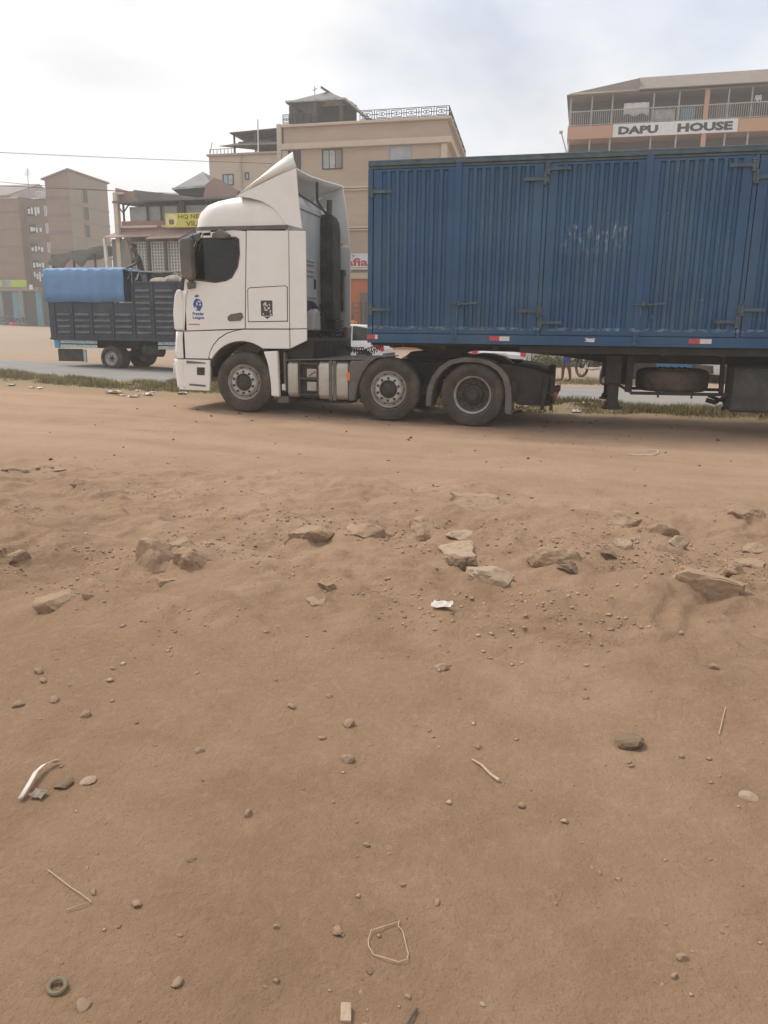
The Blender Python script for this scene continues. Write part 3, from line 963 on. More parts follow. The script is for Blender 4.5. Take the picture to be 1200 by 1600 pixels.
# nose: bumper, grille panel, windscreen, all curved sheets of the plan outline
def nose_sheet(name, zs, mm, off=0, r=.26, back=None, par=cab):
    g = G()
    rows = []
    for z in zs:
        f = front_curve(nose_x(z) - off, r, Y0 - off * .2, Y1 + off * .2, back=back)
        rows.append([(x, y, z) for x, y in f])
    g.grid(rows)
    return g.build(name, mm, par, smooth_=True, solid=.02)


nose_sheet('bumper', [.47, .52, .70, .90, .945], M['white_paint'], .01, .22, -6.5, tk)
nose_sheet('front_panel', [.965, 1.1, 1.3, 1.40], M['white_paint'], 0, .22, -6.45)
nose_sheet('front_panel', [1.42, 1.6, 1.85, 2.06], M['white_paint'], 0, .24, -6.40)
nose_sheet('windscreen', [2.09, 2.35, 2.6, 2.9], M['cab_glass'], 0, .24, None)
nose_sheet('roof_edge', [2.91, 2.99, 3.04], M['white_paint'], 0, .24, -5.9)
g = G()
for k in range(5):
    z = 1.06 + k * .17
    g.box(-6.80, -6.70, YC - .8, YC + .8, z, z + .10)
g.build('grille', M['cab_dark'], cab, bevel=.01)
for yy in (Y0 + .18, Y1 - .62):
    g = G(); g.box(-6.80, -6.66, yy, yy + .44, .68, .86)
    g.build('headlight', M['white_tape'], tk, bevel=.02)
for s, yy in ((1, Y0), (-1, Y1)):
    g = G()
    g.prism([(-6.63, 1.43), (-6.46, 1.43), (-6.44, 1.9), (-6.47, 2.07), (-6.55, 2.08), (-6.60, 1.98), (-6.64, 1.7)], yy - s * .012, yy + s * .14)
    g.build('corner_deflector', M['white_paint'], cab, bevel=.025)
    g = G()
    g.prism([(-6.615, .96), (-6.48, .96), (-6.48, 1.38), (-6.56, 1.40), (-6.60, 1.25)], yy - s * .012, yy + s * .12)
    g.build('lamp_surround', M['white_paint'], cab, bevel=.02)

# dome roof
g = G()
rows = []
for t, z in ((0, 3.03), (.10, 3.17), (.28, 3.29), (.48, 3.385), (.68, 3.445), (.85, 3.485), (.95, 3.505), (1, 3.51)):
    xf = -6.245 + .95 * (1 - math.sqrt(max(0, 1 - t ** 2.0))) * .8
    ins = .02 + .30 * t ** 3
    f = front_curve(xf, .26 + .5 * t, Y0 + ins, Y1 - ins, back=-5.3)
    ring = [(-4.62, Y0 + ins)] + f + [(-4.62, Y1 - ins)]
    rows.append([(x, y, z + .10 * t * math.sin(PI * (y - Y0) / (Y1 - Y0))) for x, y in ring])
g.grid(rows, closed=True); g.fan(rows[-1])
g.build('roof_dome', M['white_paint'], cab, smooth_=True, angle=50)
g = G()
rows = []
for z in (2.985, 3.045):
    f = front_curve(nose_x(z) - .012, .26, Y0 - .004, Y1 + .004, back=-5.3)
    rows.append([(x, y, z + (.0 if x > -5.5 else -.0)) for x, y in [(-4.585, Y0 - .004)] + f + [(-4.585, Y1 + .004)]])
g.grid(rows)
g.build('roof_trim', M['grey_plastic'], cab, solid=.02)
# spoiler: side cheeks, tilted top sheet and sagging rear rim
cheek = lambda EXL, EXM: [(-5.44, 3.485), (-5.2, 3.455), (-5.0, 3.40), (-4.82, 3.30), (-4.70, 3.18), (-4.62, 3.05), (EXL, 2.985), (EXM, 3.45), (-4.43, 3.86), (-4.75, 3.76), (-5.1, 3.62)]
for yy, sgn, dz in ((Y0, 1, 0), (Y1 - .02, -1, .14)):
    g = G()
    pts = [(x, z + dz * max(0, (x + 5.4) / 1.0) * (1 if z > 3.4 else 0)) for x, z in cheek(*((-4.345, -4.40) if sgn > 0 else (-4.292, -4.36)))]
    g.prism(pts, yy - sgn * .004, yy + sgn * .028)
    g.build('spoiler_cheek', M['white_paint'], cab, bevel=.008)
# upturned strip along the near cheek (the top sheet has torn loose here)
a = [(-5.45, Y0 + .02, 3.49), (-5.1, Y0 + .0, 3.63), (-4.75, Y0, 3.77), (-4.42, Y0, 3.872)]
b = [(-5.40, Y0 + .06, 3.515), (-5.1, Y0 + .08, 3.745), (-4.78, Y0 + .09, 3.965), (-4.50, Y0 + .05, 4.11)]
a = [(x, y - .004, z) for x, y, z in a]
mid_ = [((p_[0] + q_[0]) / 2, min(p_[1], q_[1]) - .015, (p_[2] + q_[2]) / 2) for p_, q_ in zip(a, b)]
g = G(); g.grid([a, mid_, b])
g.build('spoiler_flap', M['white_paint'], cab, solid=.012, smooth_=True, angle=60)
rim = [(Y0 + .01, 3.868), (12.28, 3.86), (12.64, 3.87), (13.0, 3.895), (13.4, 3.925), (13.85, 3.965), (14.40, 4.01)]
rows = []
for i in range(7):
    t = i / 6
    rows.append([(-5.42 + t * 1.0 + .0 * y, y, 3.50 + (z - 3.50) * t + .05 * math.sin(PI * t)) for y, z in rim])
g = G(); g.grid(rows)
g.build('roof_spoiler', M['white_paint'], cab, smooth_=True, solid=.02)
g = G()
g.tube([(-4.47, 13.05, 3.84), (-4.62, 13.5, 3.62), (-4.50, 13.72, 3.40)], .022)
g.tube([(-4.7, 12.3, 3.66), (-4.55, 13.1, 3.52), (-4.47, 13.62, 3.44)], .018)
g.tube([(-4.45, 13.66, 3.66), (-4.47, 13.70, 3.40), (-4.44, 13.74, 3.16)], .05)
g.build('spoiler_strut', M['grey_plastic'], cab, smooth_=True)
# rear wall
g = G()
g.box(-4.64, -4.585, Y0 + .03, Y1 - .03, 1.55, 3.40)
rw = g.build('rear_wall', M['white_rear'], cab, bevel=.02)
g = G()
for z in (2.58, 2.52, 2.42, 2.34):
    g.prism([(Y0 + .06, z), (13.15, z), (13.20, z + .035), (Y0 + .06, z + .035)], -4.59, -4.560, 'x')
g.build('rear_rib', M['white_rear'], cab, bevel=.008)
g = G()
g.box(-4.60, -4.555, Y0 + .05, 13.55, 3.36, 3.44)
g.build('roof_gutter', M['white_rear'], cab, bevel=.015)
g = G(); g.box(-4.59, -4.566, 12.35, 13.28, 1.98, 2.30)
g.build('rear_hatch', M['white_rear'], cab, bevel=.015)
g = G(); g.box(-4.57, -4.55, 13.12, 13.20, 2.14, 2.30)
g.build('hatch_handle', M['cab_dark'], cab)
g = G(); g.box(-4.57, -4.552, 13.44, 13.49, 1.80, 1.90); g.box(-4.57, -4.552, 13.45, 13.48, 1.70, 1.74)
g.build('vent', M['cab_dark'], cab)
g = G(); g.prism([(12.0, 1.3), (13.55, 1.3), (13.50, 1.62), (13.32, 1.86), (13.1, 1.93), (12.0, 1.95)], -4.60, -4.57, 'x')
g.build('engine_recess', M['cab_dark'], cab)
g = G()
g.prism([(12.62, 1.44), (13.0, 1.44), (12.98, 1.75), (12.86, 1.80), (12.70, 1.75)], -4.56, -4.40, 'x')
g.build('washer_bottle', M['white_rear'], tk, bevel=.03)
g = G(); g.tube([(-4.48, 12.78, 1.80), (-4.48, 12.80, 1.86), (-4.5, 12.95, 1.84), (-4.5, 13.02, 1.70), (-4.5, 13.05, 1.45)], .018)
g.tube([(-4.5, 13.38, 1.4), (-4.5, 13.36, 1.72), (-4.52, 13.5, 1.74), (-4.5, 13.55, 1.4)], .03)
g.build('pipe', M['cab_dark'], tk, smooth_=True)
# air intake stack with bellows
g = G()
g.prism([(13.53, 1.62), (14.06, 1.62), (14.08, 2.4), (14.05, 3.18), (13.98, 3.33), (13.82, 3.40), (13.56, 3.42), (13.52, 3.2), (13.50, 2.4)], -4.60, -4.36, 'x')
g.build('air_intake', M['cab_dark'], tk, bevel=.05, seg=3)
g = G()
for k in range(6):
    g.box(-4.60, -4.33, 13.62, 14.10, 1.28 + k * .062, 1.315 + k * .062)
g.box(-4.57, -4.38, 13.66, 14.06, 1.2, 1.66)
g.build('intake_bellows', M['rubber'], tk, bevel=.008)
g = G(); g.box(-4.45, -4.3, 14.03, 14.16, 2.42, 2.52); g.box(-4.45, -4.32, 14.03, 14.13, 1.78, 2.42)
g.build('intake_bracket', M['cab_dark'], tk, bevel=.01)
g = G()
g.prism([(-4.92, .70), (-4.24, .70), (-4.24, 1.30), (-4.5, 1.34), (-4.92, 1.22)], 12.12, 14.30)
g.build('engine_cover', M['chassis'], tk, bevel=.03)
g = G()
rr = random.Random(5)
for k in range(9):
    y0 = rr.uniform(12.7, 14.0)
    g.tube([(-4.42 + rr.uniform(-.1, .1), y0 + j * .12 + rr.uniform(-.06, .06), 1.32 + .12 * math.sin(j * 1.1 + k) + rr.uniform(-.02, .05)) for j in range(6)], .016, 6)
g.build('engine_hose', M['cab_dark'], tk, smooth_=True)
g = G(); g.box(-4.36, -4.26, 14.10, 14.36, 1.06, 1.50)
g.build('fairing_foot', M['grey_plastic'], tk, bevel=.02)

# seats and wheel seen through the side window
for yy in (Y0 + .38, Y1 - .88):
    g = G()
    g.prism([(-5.95, 1.95), (-5.45, 1.90), (-5.42, 2.02), (-5.90, 2.08)], yy, yy + .5)
    g.prism([(-5.60, 2.0), (-5.44, 2.0), (-5.36, 2.55), (-5.48, 2.58)], yy, yy + .5)
    g.prism([(-5.50, 2.58), (-5.38, 2.56), (-5.35, 2.76), (-5.45, 2.78)], yy + .12, yy + .38)
    g.build('seat', M['grey_plastic'], cab, bevel=.03)
g = G()
c_ = Vector((-6.02, Y1 - .62, 2.22)); u_ = Vector((.55, 0, .83)); w_ = Vector((0, 1, 0))
g.tube([c_ + (u_ * math.cos(2 * PI * k / 20) + w_ * math.sin(2 * PI * k / 20)) * .23 for k in range(20)], .02, 6, closed=True)
g.bar(c_ - w_ * .22, c_ + w_ * .22, .04, .02); g.bar(c_, c_ + Vector((-.2, 0, -.25)), .05, .05)
g.build('steering_wheel', M['cab_dark'], cab, smooth_=True)
g = G(); g.add([(-6.16, Y0 + .5, 2.86), (-6.16, YC - .1, 2.86), (-6.22, YC - .1, 2.66), (-6.22, Y0 + .5, 2.66)], [(0, 1, 2, 3)])
g.build('sun_flap', M['curtain'] if 'curtain' in M else M['white_tape'], cab, solid=.012)
# mirrors and sun visor
for s, yy in ((-1, Y0), (1, Y1)):
    g = G()
    p = [(-6.33, 2.235), (-6.155, 2.22), (-6.14, 2.30), (-6.155, 2.80), (-6.17, 2.87), (-6.32, 2.86), (-6.35, 2.7), (-6.34, 2.35)]
    g.prism(p, yy + s * .06, yy + s * .24)
    g.build('mirror', M['grey_plastic'], cab, bevel=.04, seg=3)
    g = G()
    g.bar((-6.24, yy + s * .15, 2.84), (-6.22, yy - s * .05, 2.93), .06, .05)
    g.bar((-6.24, yy + s * .15, 2.25), (-6.28, yy - s * .05, 2.17), .06, .05)
    g.prism([(-6.33, 2.08), (-6.20, 2.10), (-6.19, 2.19), (-6.34, 2.19)], yy - s * .01, yy + s * .05)
    g.build('mirror_arm', M['grey_plastic'], cab, bevel=.01)
    g = G(); g.prism([(-5.83, 2.86), (-5.58, 2.85), (-5.53, 2.90), (-5.60, 2.945), (-5.68, 2.99), (-5.74, 2.96), (-5.82, 2.935)], yy, yy + s * .12)
    g.build('kerb_mirror', M['grey_plastic'], cab, bevel=.02)
g = G()
rows = []
for z, o in ((2.955, .02), (2.90, .16), (2.84, .26), (2.83, .20)):
    f = front_curve(nose_x(2.96) - o, .24, Y0 - .02, Y1 + .02, back=-6.08)
    rows.append([(x, y, z) for x, y in f])
g.grid(rows)
g.build('sun_visor', M['grey_plastic'], cab, smooth_=True, solid=.015)

# printed stickers on the door and the locker
M['ink_blue'] = mat('blue_print', (0.045, 0.085, 0.30), 0.5, 0, .1)
M['ink_dark'] = mat('dark_print', (0.055, 0.052, 0.05), 0.5, 0, .15)
M['ink_pale'] = mat('pale_print', (0.62, 0.61, 0.58), 0.5, 0, .08)
M['ink_red'] = mat('red_print', (0.42, 0.045, 0.05), 0.5, 0, .1)
yS = Y0 - .002
ex, ez = -6.178, 1.835
g = G()
g.prism([(ex - .085, ez + .01), (ex - .075, ez - .045), (ex - .045, ez - .05), (ex - .04, ez - .095), (ex + .03, ez - .10), (ex + .06, ez - .06), (ex + .085, ez - .01), (ex + .08, ez + .04), (ex + .04, ez + .085), (ex - .02, ez + .10), (ex - .06, ez + .07)], yS, yS + .003)
g.prism([(ex - .045, ez + .115), (ex + .02, ez + .125), (ex + .03, ez + .165), (ex + .01, ez + .142), (ex - .008, ez + .172), (ex - .024, ez + .14), (ex - .05, ez + .16)], yS, yS + .003)
em = g.build('door_emblem', M['ink_blue'], cab)
g = G()
g.prism([(ex + .0, ez + .07), (ex + .055, ez + .055), (ex + .05, ez + .03), (ex + .01, ez + .04)], yS - .002, yS + .002)
g.prism([(ex + .02, ez + .01), (ex + .06, ez + .015), (ex + .055, ez - .015), (ex + .025, ez - .01)], yS - .002, yS + .002)
g.prism([(ex - .03, ez + .03), (ex - .01, ez + .05), (ex + .0, ez + .0), (ex - .02, ez - .02)], yS - .002, yS + .002)
g.prism([(ex - .06, ez - .04), (ex - .045, ez - .02), (ex - .01, ez - .07), (ex - .03, ez - .09)], yS - .002, yS + .002)
g.build('emblem_highlight', M['ink_pale'], cab)
text('door_lettering', 'Premier', M['ink_blue'], cab, ex - .10, ex + .105, 1.665, 1.72, yS + .002, .004, .02)
text('door_lettering', 'League', M['ink_blue'], cab, ex - .10, ex + .105, 1.592, 1.655, yS + .002, .004, .02)
g = G(); g.box(-6.355, -6.16, yS, yS + .003, 1.512, 1.528)
g.build('door_script', M['ink_red'], cab)
g = G()
g.box(-5.062, -4.862, yS - .006, yS - .003, 1.665, 1.905)
g.prism([(-5.03, 1.655), (-4.89, 1.658), (-4.93, 1.635), (-4.955, 1.612), (-4.98, 1.635)], yS - .006, yS - .003)
g.build('hatch_sticker', M['ink_dark'], cab)
g = G()
ssx, ssz = -4.962, 1.785
for dx, dz, a_, b_ in ((-.02, .07, .016, .026), (.0, .04, .02, .012), (-.045, .05, .008, .03), (.035, .0, .02, .018), (-.01, -.03, .03, .012), (.06, -.05, .012, .022), (-.06, -.09, .012, .012), (.07, -.10, .012, .016), (.05, .05, .01, .018), (-.03, .0, .012, .02)):
    g.prism([(ssx + dx + a_ * math.cos(q) * (1 + .3 * math.sin(3 * q)), ssz + dz + b_ * math.sin(q)) for q in [2 * PI * i / 9 for i in range(9)]], yS - .0085, yS - .0055)
g.build('sticker_figure', M['ink_pale'], cab)

# chassis, tank, steps
g = G()
for yy in (12.62, 13.62):
    g.prism([(-6.3, .62), (-6.3, .88), (-4.5, .97), (-1.7, .96), (-1.2, .93), (-.42, .80), (-.42, .52), (-1.0, .68), (-4.5, .68)], yy, yy + .1)
for x in (-5.0, -4.2, -3.4, -2.3, -.9, -.5):
    g.box(x, x + .1, 12.7, 13.66, .70, .92)
g.build('chassis_frame', M['chassis'], tk, bevel=.006)
for x in (-5.42, -2.94):
    g = G(); g.cyl((x, 12.3, .52), (x, 14.1, .52), .09, n=12)
    g.build('axle', M['chassis'], tk, smooth_=True)
g = G(); g.cyl((-1.60, 12.3, .52), (-1.60, 14.1, .52), .09, n=12)
g.lathe([(.0001, 12.9), (.2, 12.95), (.22, 13.2), (.2, 13.45), (.0001, 13.5)], (-1.6, 0, .52), 20, closed=False)
g.build('axle', M['chassis'], tk, smooth_=True)
g = G(); g.prism([(-4.70, .96), (-4.30, .975), (-3.22, 1.0), (-3.22, 1.015), (-4.30, .992), (-4.70, .975)], 12.0, 13.9)
g.build('catwalk', M['grey_plastic'], tk)
rr_t = [(.40, .36)]


def tank(x0, x1, z0, z1, y0, y1, name, mm):
    g = G(); r = .10
    p = []
    for cx_, cz_, a0 in ((y1 - r, z1 - r, 0), (y0 + r, z1 - r, 90), (y0 + r, z0 + r, 180), (y1 - r, z0 + r, 270)):
        p += arc(cx_, cz_, r, a0, a0 + 90, 5)
    g.prism(p, x0, x1, 'x')
    return g.build(name, mm, tk, bevel=.03, smooth_=True, seg=3)


tank(-4.665, -4.455, .365, .965, 12.02, 12.62, 'air_tank', M['alloy'])
tank(-4.12, -3.605, .345, .965, 11.99, 12.62, 'fuel_tank', M['alloy'])
g = G()
for x in (-3.905, -3.835):
    g.box(x - .032, x + .032, 11.975, 12.63, .335, .975)
g.build('tank_strap', M['grey_plastic'], tk, bevel=.02)
g = G()
g.box(-4.455, -4.12, 12.08, 12.6, .36, .95)
for z in (.90, .66, .40):
    g.box(-4.46, -4.10, 12.0, 12.12, z, z + .035)
for x in (-4.45, -4.13):
    g.bar((x, 12.02, .38), (x, 12.02, .94), .035, .04)
g.build('step_frame', M['cab_dark'], tk, bevel=.006)
g = G(); g.box(-4.33, -4.15, 12.03, 12.10, .69, .84); g.box(-4.33, -4.15, 12.03, 12.10, .47, .63)
g.build('filter_box', M['alloy'], tk, bevel=.02)
g = G(); g.bar((-4.29, 12.02, .72), (-4.18, 12.02, .79), .012, .012)
g.build('filter_clip', M['chassis'], tk)
g = G(); g.box(-3.625, -3.565, 11.97, 12.02, .66, .80)
g.build('side_marker', M['amber'], tk, bevel=.012)
g = G(); g.box(-4.86, -4.66, 12.05, 12.5, .26, .38); g.box(-4.72, -4.68, 12.0, 12.2, .45, 1.1)
g.build('mud_flap', M['grey_plastic'], tk, bevel=.02)
g = G(); g.box(-4.75, -4.69, 12.0, 12.05, .48, .58)
g.build('side_reflector', M['white_tape'], tk)
g = G(); g.box(-4.30, -3.6, 12.1, 12.5, .29, .325); g.tube([(-4.6, 12.3, .33), (-4.2, 12.25, .30), (-3.7, 12.3, .31)], .03)
g.build('tank_bracket', M['chassis'], tk)
g = G()
g.prism([(-3.595, .345), (-3.50, .345), (-3.44, .62), (-3.36, .80), (-3.25, .95), (-3.14, 1.03), (-3.22, 1.04), (-3.40, .98), (-3.56, .985), (-3.595, .9)], 11.97, 12.45)
g.build('mudguard', M['grey_plastic'], tk, bevel=.02)
# wheels
make_wheel('out', tk, (FX, Y0 + .03, WZ))
make_wheel('out', tk, (-2.94, Y0 + .03, .545))
make_wheel('deep', tk, (-1.60, Y0 + .03, .495))
for x, z in ((FX, WZ), (-2.94, .545), (-1.60, .495)):
    make_wheel('out' if x < -2 else 'deep', tk, (x, Y1 - .03, z), face=-1)
# inner tyres of the drive axle
for yy in (Y0 + .37, Y1 - .37):
    g = G(); g.lathe(tyre_prof(.5, .29, .28), (-1.60, yy if yy < 13 else yy - .28, .495), 40)
    g.build('inner_tyre', M['tyre'], tk, smooth_=True)
# arched drive-axle mudguards
for yy in (Y0 - .01, Y1 - .49):
    g = G()
    outer = [(-2.325, .30), (-2.31, .55), (-2.24, .76), (-2.12, .92), (-1.96, 1.03), (-1.75, 1.075), (-1.52, 1.07), (-1.32, 1.02), (-1.16, .92), (-1.06, .80), (-1.00, .62), (-.985, .40), (-.975, .22)]
    inner = [(-2.235, .31), (-2.225, .53), (-2.165, .715), (-2.06, .86), (-1.93, .955), (-1.75, 1.0), (-1.53, .995), (-1.36, .955), (-1.23, .875), (-1.145, .77), (-1.095, .60), (-1.085, .40), (-1.08, .23)]
    n_ = len(outer)
    v = [(x, yy, z) for x, z in outer] + [(x, yy + .5, z) for x, z in outer] + [(x, yy, z) for x, z in inner] + [(x, yy + .5, z) for x, z in inner]
    f = []
    for i in range(n_ - 1):
        f += [(i, i + 1, n_ + i + 1, n_ + i), (2 * n_ + i, 3 * n_ + i, 3 * n_ + i + 1, 2 * n_ + i + 1), (i, 2 * n_ + i, 2 * n_ + i + 1, i + 1), (n_ + i, n_ + i + 1, 3 * n_ + i + 1, 3 * n_ + i)]
    f += [(0, n_, 3 * n_, 2 * n_), (n_ - 1, 3 * n_ - 1, 4 * n_ - 1, 2 * n_ - 1)]
    g.add(v, f)
    g.build('arched_mudguard', M['grey_plastic'], tk, bevel=.012, smooth_=True, angle=50)
g = G(); g.bar((-2.1, 12.1, .45), (-2.1, 12.6, .5), .05, .05); g.bar((-.98, 12.1, .62), (-.8, 12.6, .7), .05, .05); g.box(-1.0, -.93, 12.0, 12.1, .55, .72)
g.build('mudguard_bracket', M['chassis'], tk)
# fifth wheel and tail
g = G()
g.prism([(-2.85, 1.03), (-2.05, 1.03), (-1.78, .98), (-1.78, 1.06), (-2.05, 1.12), (-2.75, 1.12)], 12.75, 13.65)
g.box(-2.7, -2.1, 12.85, 13.55, .92, 1.04)
g.build('fifth_wheel', M['chassis'], tk, bevel=.02)
g = G()
g.prism([(-1.30, .99), (-.93, .955), (-.72, .915), (-.42, .82), (-.42, .36), (-.9, .36), (-1.05, .5)], 12.10, 12.16)
g.prism([(-1.0, .95), (-.72, .905), (-.42, .81), (-.42, .79), (-.72, .885), (-1.0, .93)], 12.161, 14.199)
g.prism([(-1.30, .99), (-.93, .955), (-.72, .915), (-.42, .82), (-.42, .36), (-.9, .36), (-1.05, .5)], 14.20, 14.26)
g.build('tail_plate', M['chassis'], tk, bevel=.008)
g = G()
g.prism([(-.56, .30), (-.50, .30), (-.44, .79), (-.52, .79)], 12.02, 12.08)
g.prism([(-.42, .30), (-.37, .30), (-.37, .82), (-.43, .82)], 12.02, 12.08)
for z in (.42, .56, .70):
    g.box(-.54, -.38, 12.02, 12.10, z, z + .02)
g.box(-.42, -.34, 12.02, 14.3, .40, .52)
g.build('tail_light_bracket', M['chassis'], tk, bevel=.006)
for yy in (12.06, 14.0):
    g = G(); g.box(-.40, -.315, yy, yy + .30, .44, .55)
    g.build('tail_light', M['red_lens'], tk, bevel=.01)
# coiled air hoses from the cab to the trailer
for k, (sag, y0, y1) in enumerate(((.20, 13.6, 12.9), (.26, 13.8, 13.1))):
    pts = []
    N_ = 260
    for i in range(N_):
        t = i / (N_ - 1)
        x = -4.28 + 1.12 * t; y = y0 + (y1 - y0) * t
        z = 1.20 + .18 * t - sag * 4 * t * (1 - t) * (.8 if t < .5 else 1)
        a = t * 2 * PI * 20
        pts.append((x + .012 * math.cos(a), y + .040 * math.sin(a), z + .040 * math.cos(a)))
    g = G(); g.tube(pts, .0085, 6)
    g.build('air_hose', M['rubber'], tk, smooth_=True)
# ---------------------------------------------------------------- blue box trailer
def trailer_paint():
    m = mat('weathered_blue_paint', (0.022, 0.082, 0.166), 0.48, 0, 0.22, 0.9, spec=0.4, dirt=((0.080, 0.135, 0.165), 0.6, 1.6), streak=(1.2, 1, .28))
    n, l = m.node_tree.nodes, m.node_tree.links
    b = n['Principled BSDF']
    src = b.inputs['Base Color'].links[0].from_socket
    t = n.new('ShaderNodeTexCoord')

    def nz(scale, det, sc=None, rough=.65):
        x = n.new('ShaderNodeTexNoise'); x.inputs['Scale'].default_value = scale; x.inputs['Detail'].default_value = det
        x.inputs['Roughness'].default_value = rough
        s = t.outputs['Object']
        if sc:
            mp_ = n.new('ShaderNodeMapping'); mp_.inputs['Scale'].default_value = sc
            l.new(s, mp_.inputs['Vector']); s = mp_.outputs[0]
        l.new(s, x.inputs['Vector'])
        return x.outputs['Fac']

    def mr(s, a, b_, c=0., d=1.):
        x = n.new('ShaderNodeMapRange'); x.inputs['From Min'].default_value = a; x.inputs['From Max'].default_value = b_
        x.inputs['To Min'].default_value = c; x.inputs['To Max'].default_value = d
        l.new(s, x.inputs['Value']); return x.outputs[0]

    def mul(a, b_):
        x = n.new('ShaderNodeMath'); x.operation = 'MULTIPLY'; l.new(a, x.inputs[0]); l.new(b_, x.inputs[1]); return x.outputs[0]

    def mixc(f, a, col):
        x = n.new('ShaderNodeMix'); x.data_type = 'RGBA'; l.new(f, x.inputs['Factor']); l.new(a, x.inputs['A'])
        x.inputs['B'].default_value = col + (1,); return x.outputs['Result']
    sep = n.new('ShaderNodeSeparateXYZ'); l.new(t.outputs['Object'], sep.inputs[0])
    X, Z = sep.outputs['X'], sep.outputs['Z']
    # fresh darker repaint rubbed over the lower leaves
    c = mixc(mr(nz(.55, 4), .40, .62, 0, .65), src, (0.012, 0.060, 0.165))
    # chalky scrape along the third leaf (local x 2.9..3.8, z 2.65..2.95)
    box = mul(mul(mr(X, 2.80, 2.95), mr(X, 3.85, 3.65)), mul(mr(Z, 2.50, 2.82), mr(Z, 2.96, 2.90)))
    c = mixc(mul(box, mr(nz(26, 5, (1, 1, .22), .7), .53, .64)), c, (0.34, 0.40, 0.46))
    # chipped weld seam near the sill
    sill = mul(mr(Z, 1.475, 1.495), mr(Z, 1.535, 1.515))
    c = mixc(mul(sill, mr(nz(16, 6, (.5, 1, 1)), .47, .60, 0, .8)), c, (0.27, 0.32, 0.37))
    # thin rust runs below the hinges and rails
    c = mixc(mul(mr(nz(5.0, 4, (3.2, 1, .16), .55), .66, .74, 0, .5), mr(nz(1.1, 3), .45, .6)), c, (0.10, 0.075, 0.055))
    # small chips everywhere
    c = mixc(mr(nz(34, 3, None, .5), .735, .76, 0, .7), c, (0.32, 0.37, 0.42))
    l.new(c, b.inputs['Base Color'])
    bu = n.new('ShaderNodeBump'); bu.inputs['Strength'].default_value = .35; bu.inputs['Distance'].default_value = .03
    l.new(nz(1.6, 4), bu.inputs['Height']); l.new(bu.outputs[0], b.inputs['Normal'])
    return m


M['blue'] = trailer_paint()
M['blue_grey'] = mat('grey_blue_weathered_steel', (0.058, 0.098, 0.122), 0.6, 0, 0.2, 2.5, dirt=((0.16, 0.17, 0.165), 0.7, 5))
TY = 11.80
TX0, TX1 = -3.24, 10.40
TYF = TY + 2.5
tr = thing('box_trailer', (TX0, TY, 0), 'long blue corrugated box trailer with side doors, standing on dirt behind the white tractor', 'trailer')
# carcass
g = G()
g.box(TX0 + .02, TX1 - .02, TY + .06, TYF, 1.29, 3.86)
g.build('box_body', M['blue'], tr)
g = G(); g.box(TX0, TX1, TY + .0, TYF + .02, 3.862, 3.895)
g.build('roof', M['blue_grey'], tr, bevel=.008)
g = G(); g.prism([(TY - .012, 3.815), (TY + .07, 3.815), (TY + .07, 3.86), (TY - .012, 3.86)], TX0, TX1, 'x')
g.prism([(TY + .012, 3.775), (TY + .07, 3.775), (TY + .07, 3.812), (TY + .012, 3.812)], TX0, TX1, 'x')
g.build('top_rail', M['blue_grey'], tr, bevel=.006)
g = G(); g.box(TX0, TX1, TY - .012, TY + .07, 1.272, 1.412)
g.build('sill', M['blue'], tr, bevel=.008)
for x0, x1 in ((TX0, -3.165), (-.665, -.612), (2.058, 2.110), (4.78, 4.83), (7.50, 7.55), (10.30, TX1)):
    g = G(); g.box(x0, x1, TY - .004, TY + .07, 1.414, 3.774)
    g.build('post', M['blue'], tr, bevel=.006)


def leaf(x0, x1, z0=1.425, z1=3.765, pitch=.128):
    """one corrugated door leaf: flat border plates and pressed ribs between them"""
    fx0, fx1, cz0, cz1 = x0 + .10, x1 - .10, 1.525, 3.735
    yf, yb = TY, TY + .028
    n_ = max(3, int(round((fx1 - fx0) / pitch)))
    p = (fx1 - fx0) / n_
    prof = [(fx0, yf)]
    for k in range(n_):
        a = fx0 + k * p
        prof += [(a + .018, yf), (a + .034, yb), (a + p - .046, yb), (a + p - .030, yf)]
    prof.append((fx1, yf))
    g = G()
    zs = [cz0] + list(np.linspace(cz0 + .08, cz1 - .08, 17)) + [cz1]
    xs_ = np.array([q_[0] for q_ in prof])
    rows = []
    for z in zs:
        e = min(1, (z - cz0) / .15, (cz1 - z) / .15) * np.minimum(1, np.minimum(xs_ - fx0, fx1 - xs_) / .12)
        dy = e * (.030 * vn(xs_ * 1.6, xs_ * 0 + z * 1.3, 71) + .014 * vn(xs_ * 5, xs_ * 0 + z * 3.2, 72))
        rows.append([(x, y + float(o_), z) for (x, y), o_ in zip(prof, dy)])
    g.grid(rows)
    # closed upper and lower ends of the troughs
    for k in range(n_):
        i = 1 + 4 * k
        for z in (cz0, cz1):
            q = [(prof[i + j][0], prof[i + j][1], z) for j in range(4)]
            g.fan(q)
    # border
    g.box(x0, fx0, yf, yf + .045, z0, z1)
    g.box(fx1, x1, yf, yf + .045, z0, z1)
    g.box(fx0, fx1, yf, yf + .045, z0, cz0)
    g.box(fx0, fx1, yf, yf + .045, cz1, z1)
    # welded angle along the foot
    g.box(x0 + .01, x1 - .01, yf - .008, yf, 1.505, 1.517)
    return g.build('door', M['blue'], tr, fix=True)


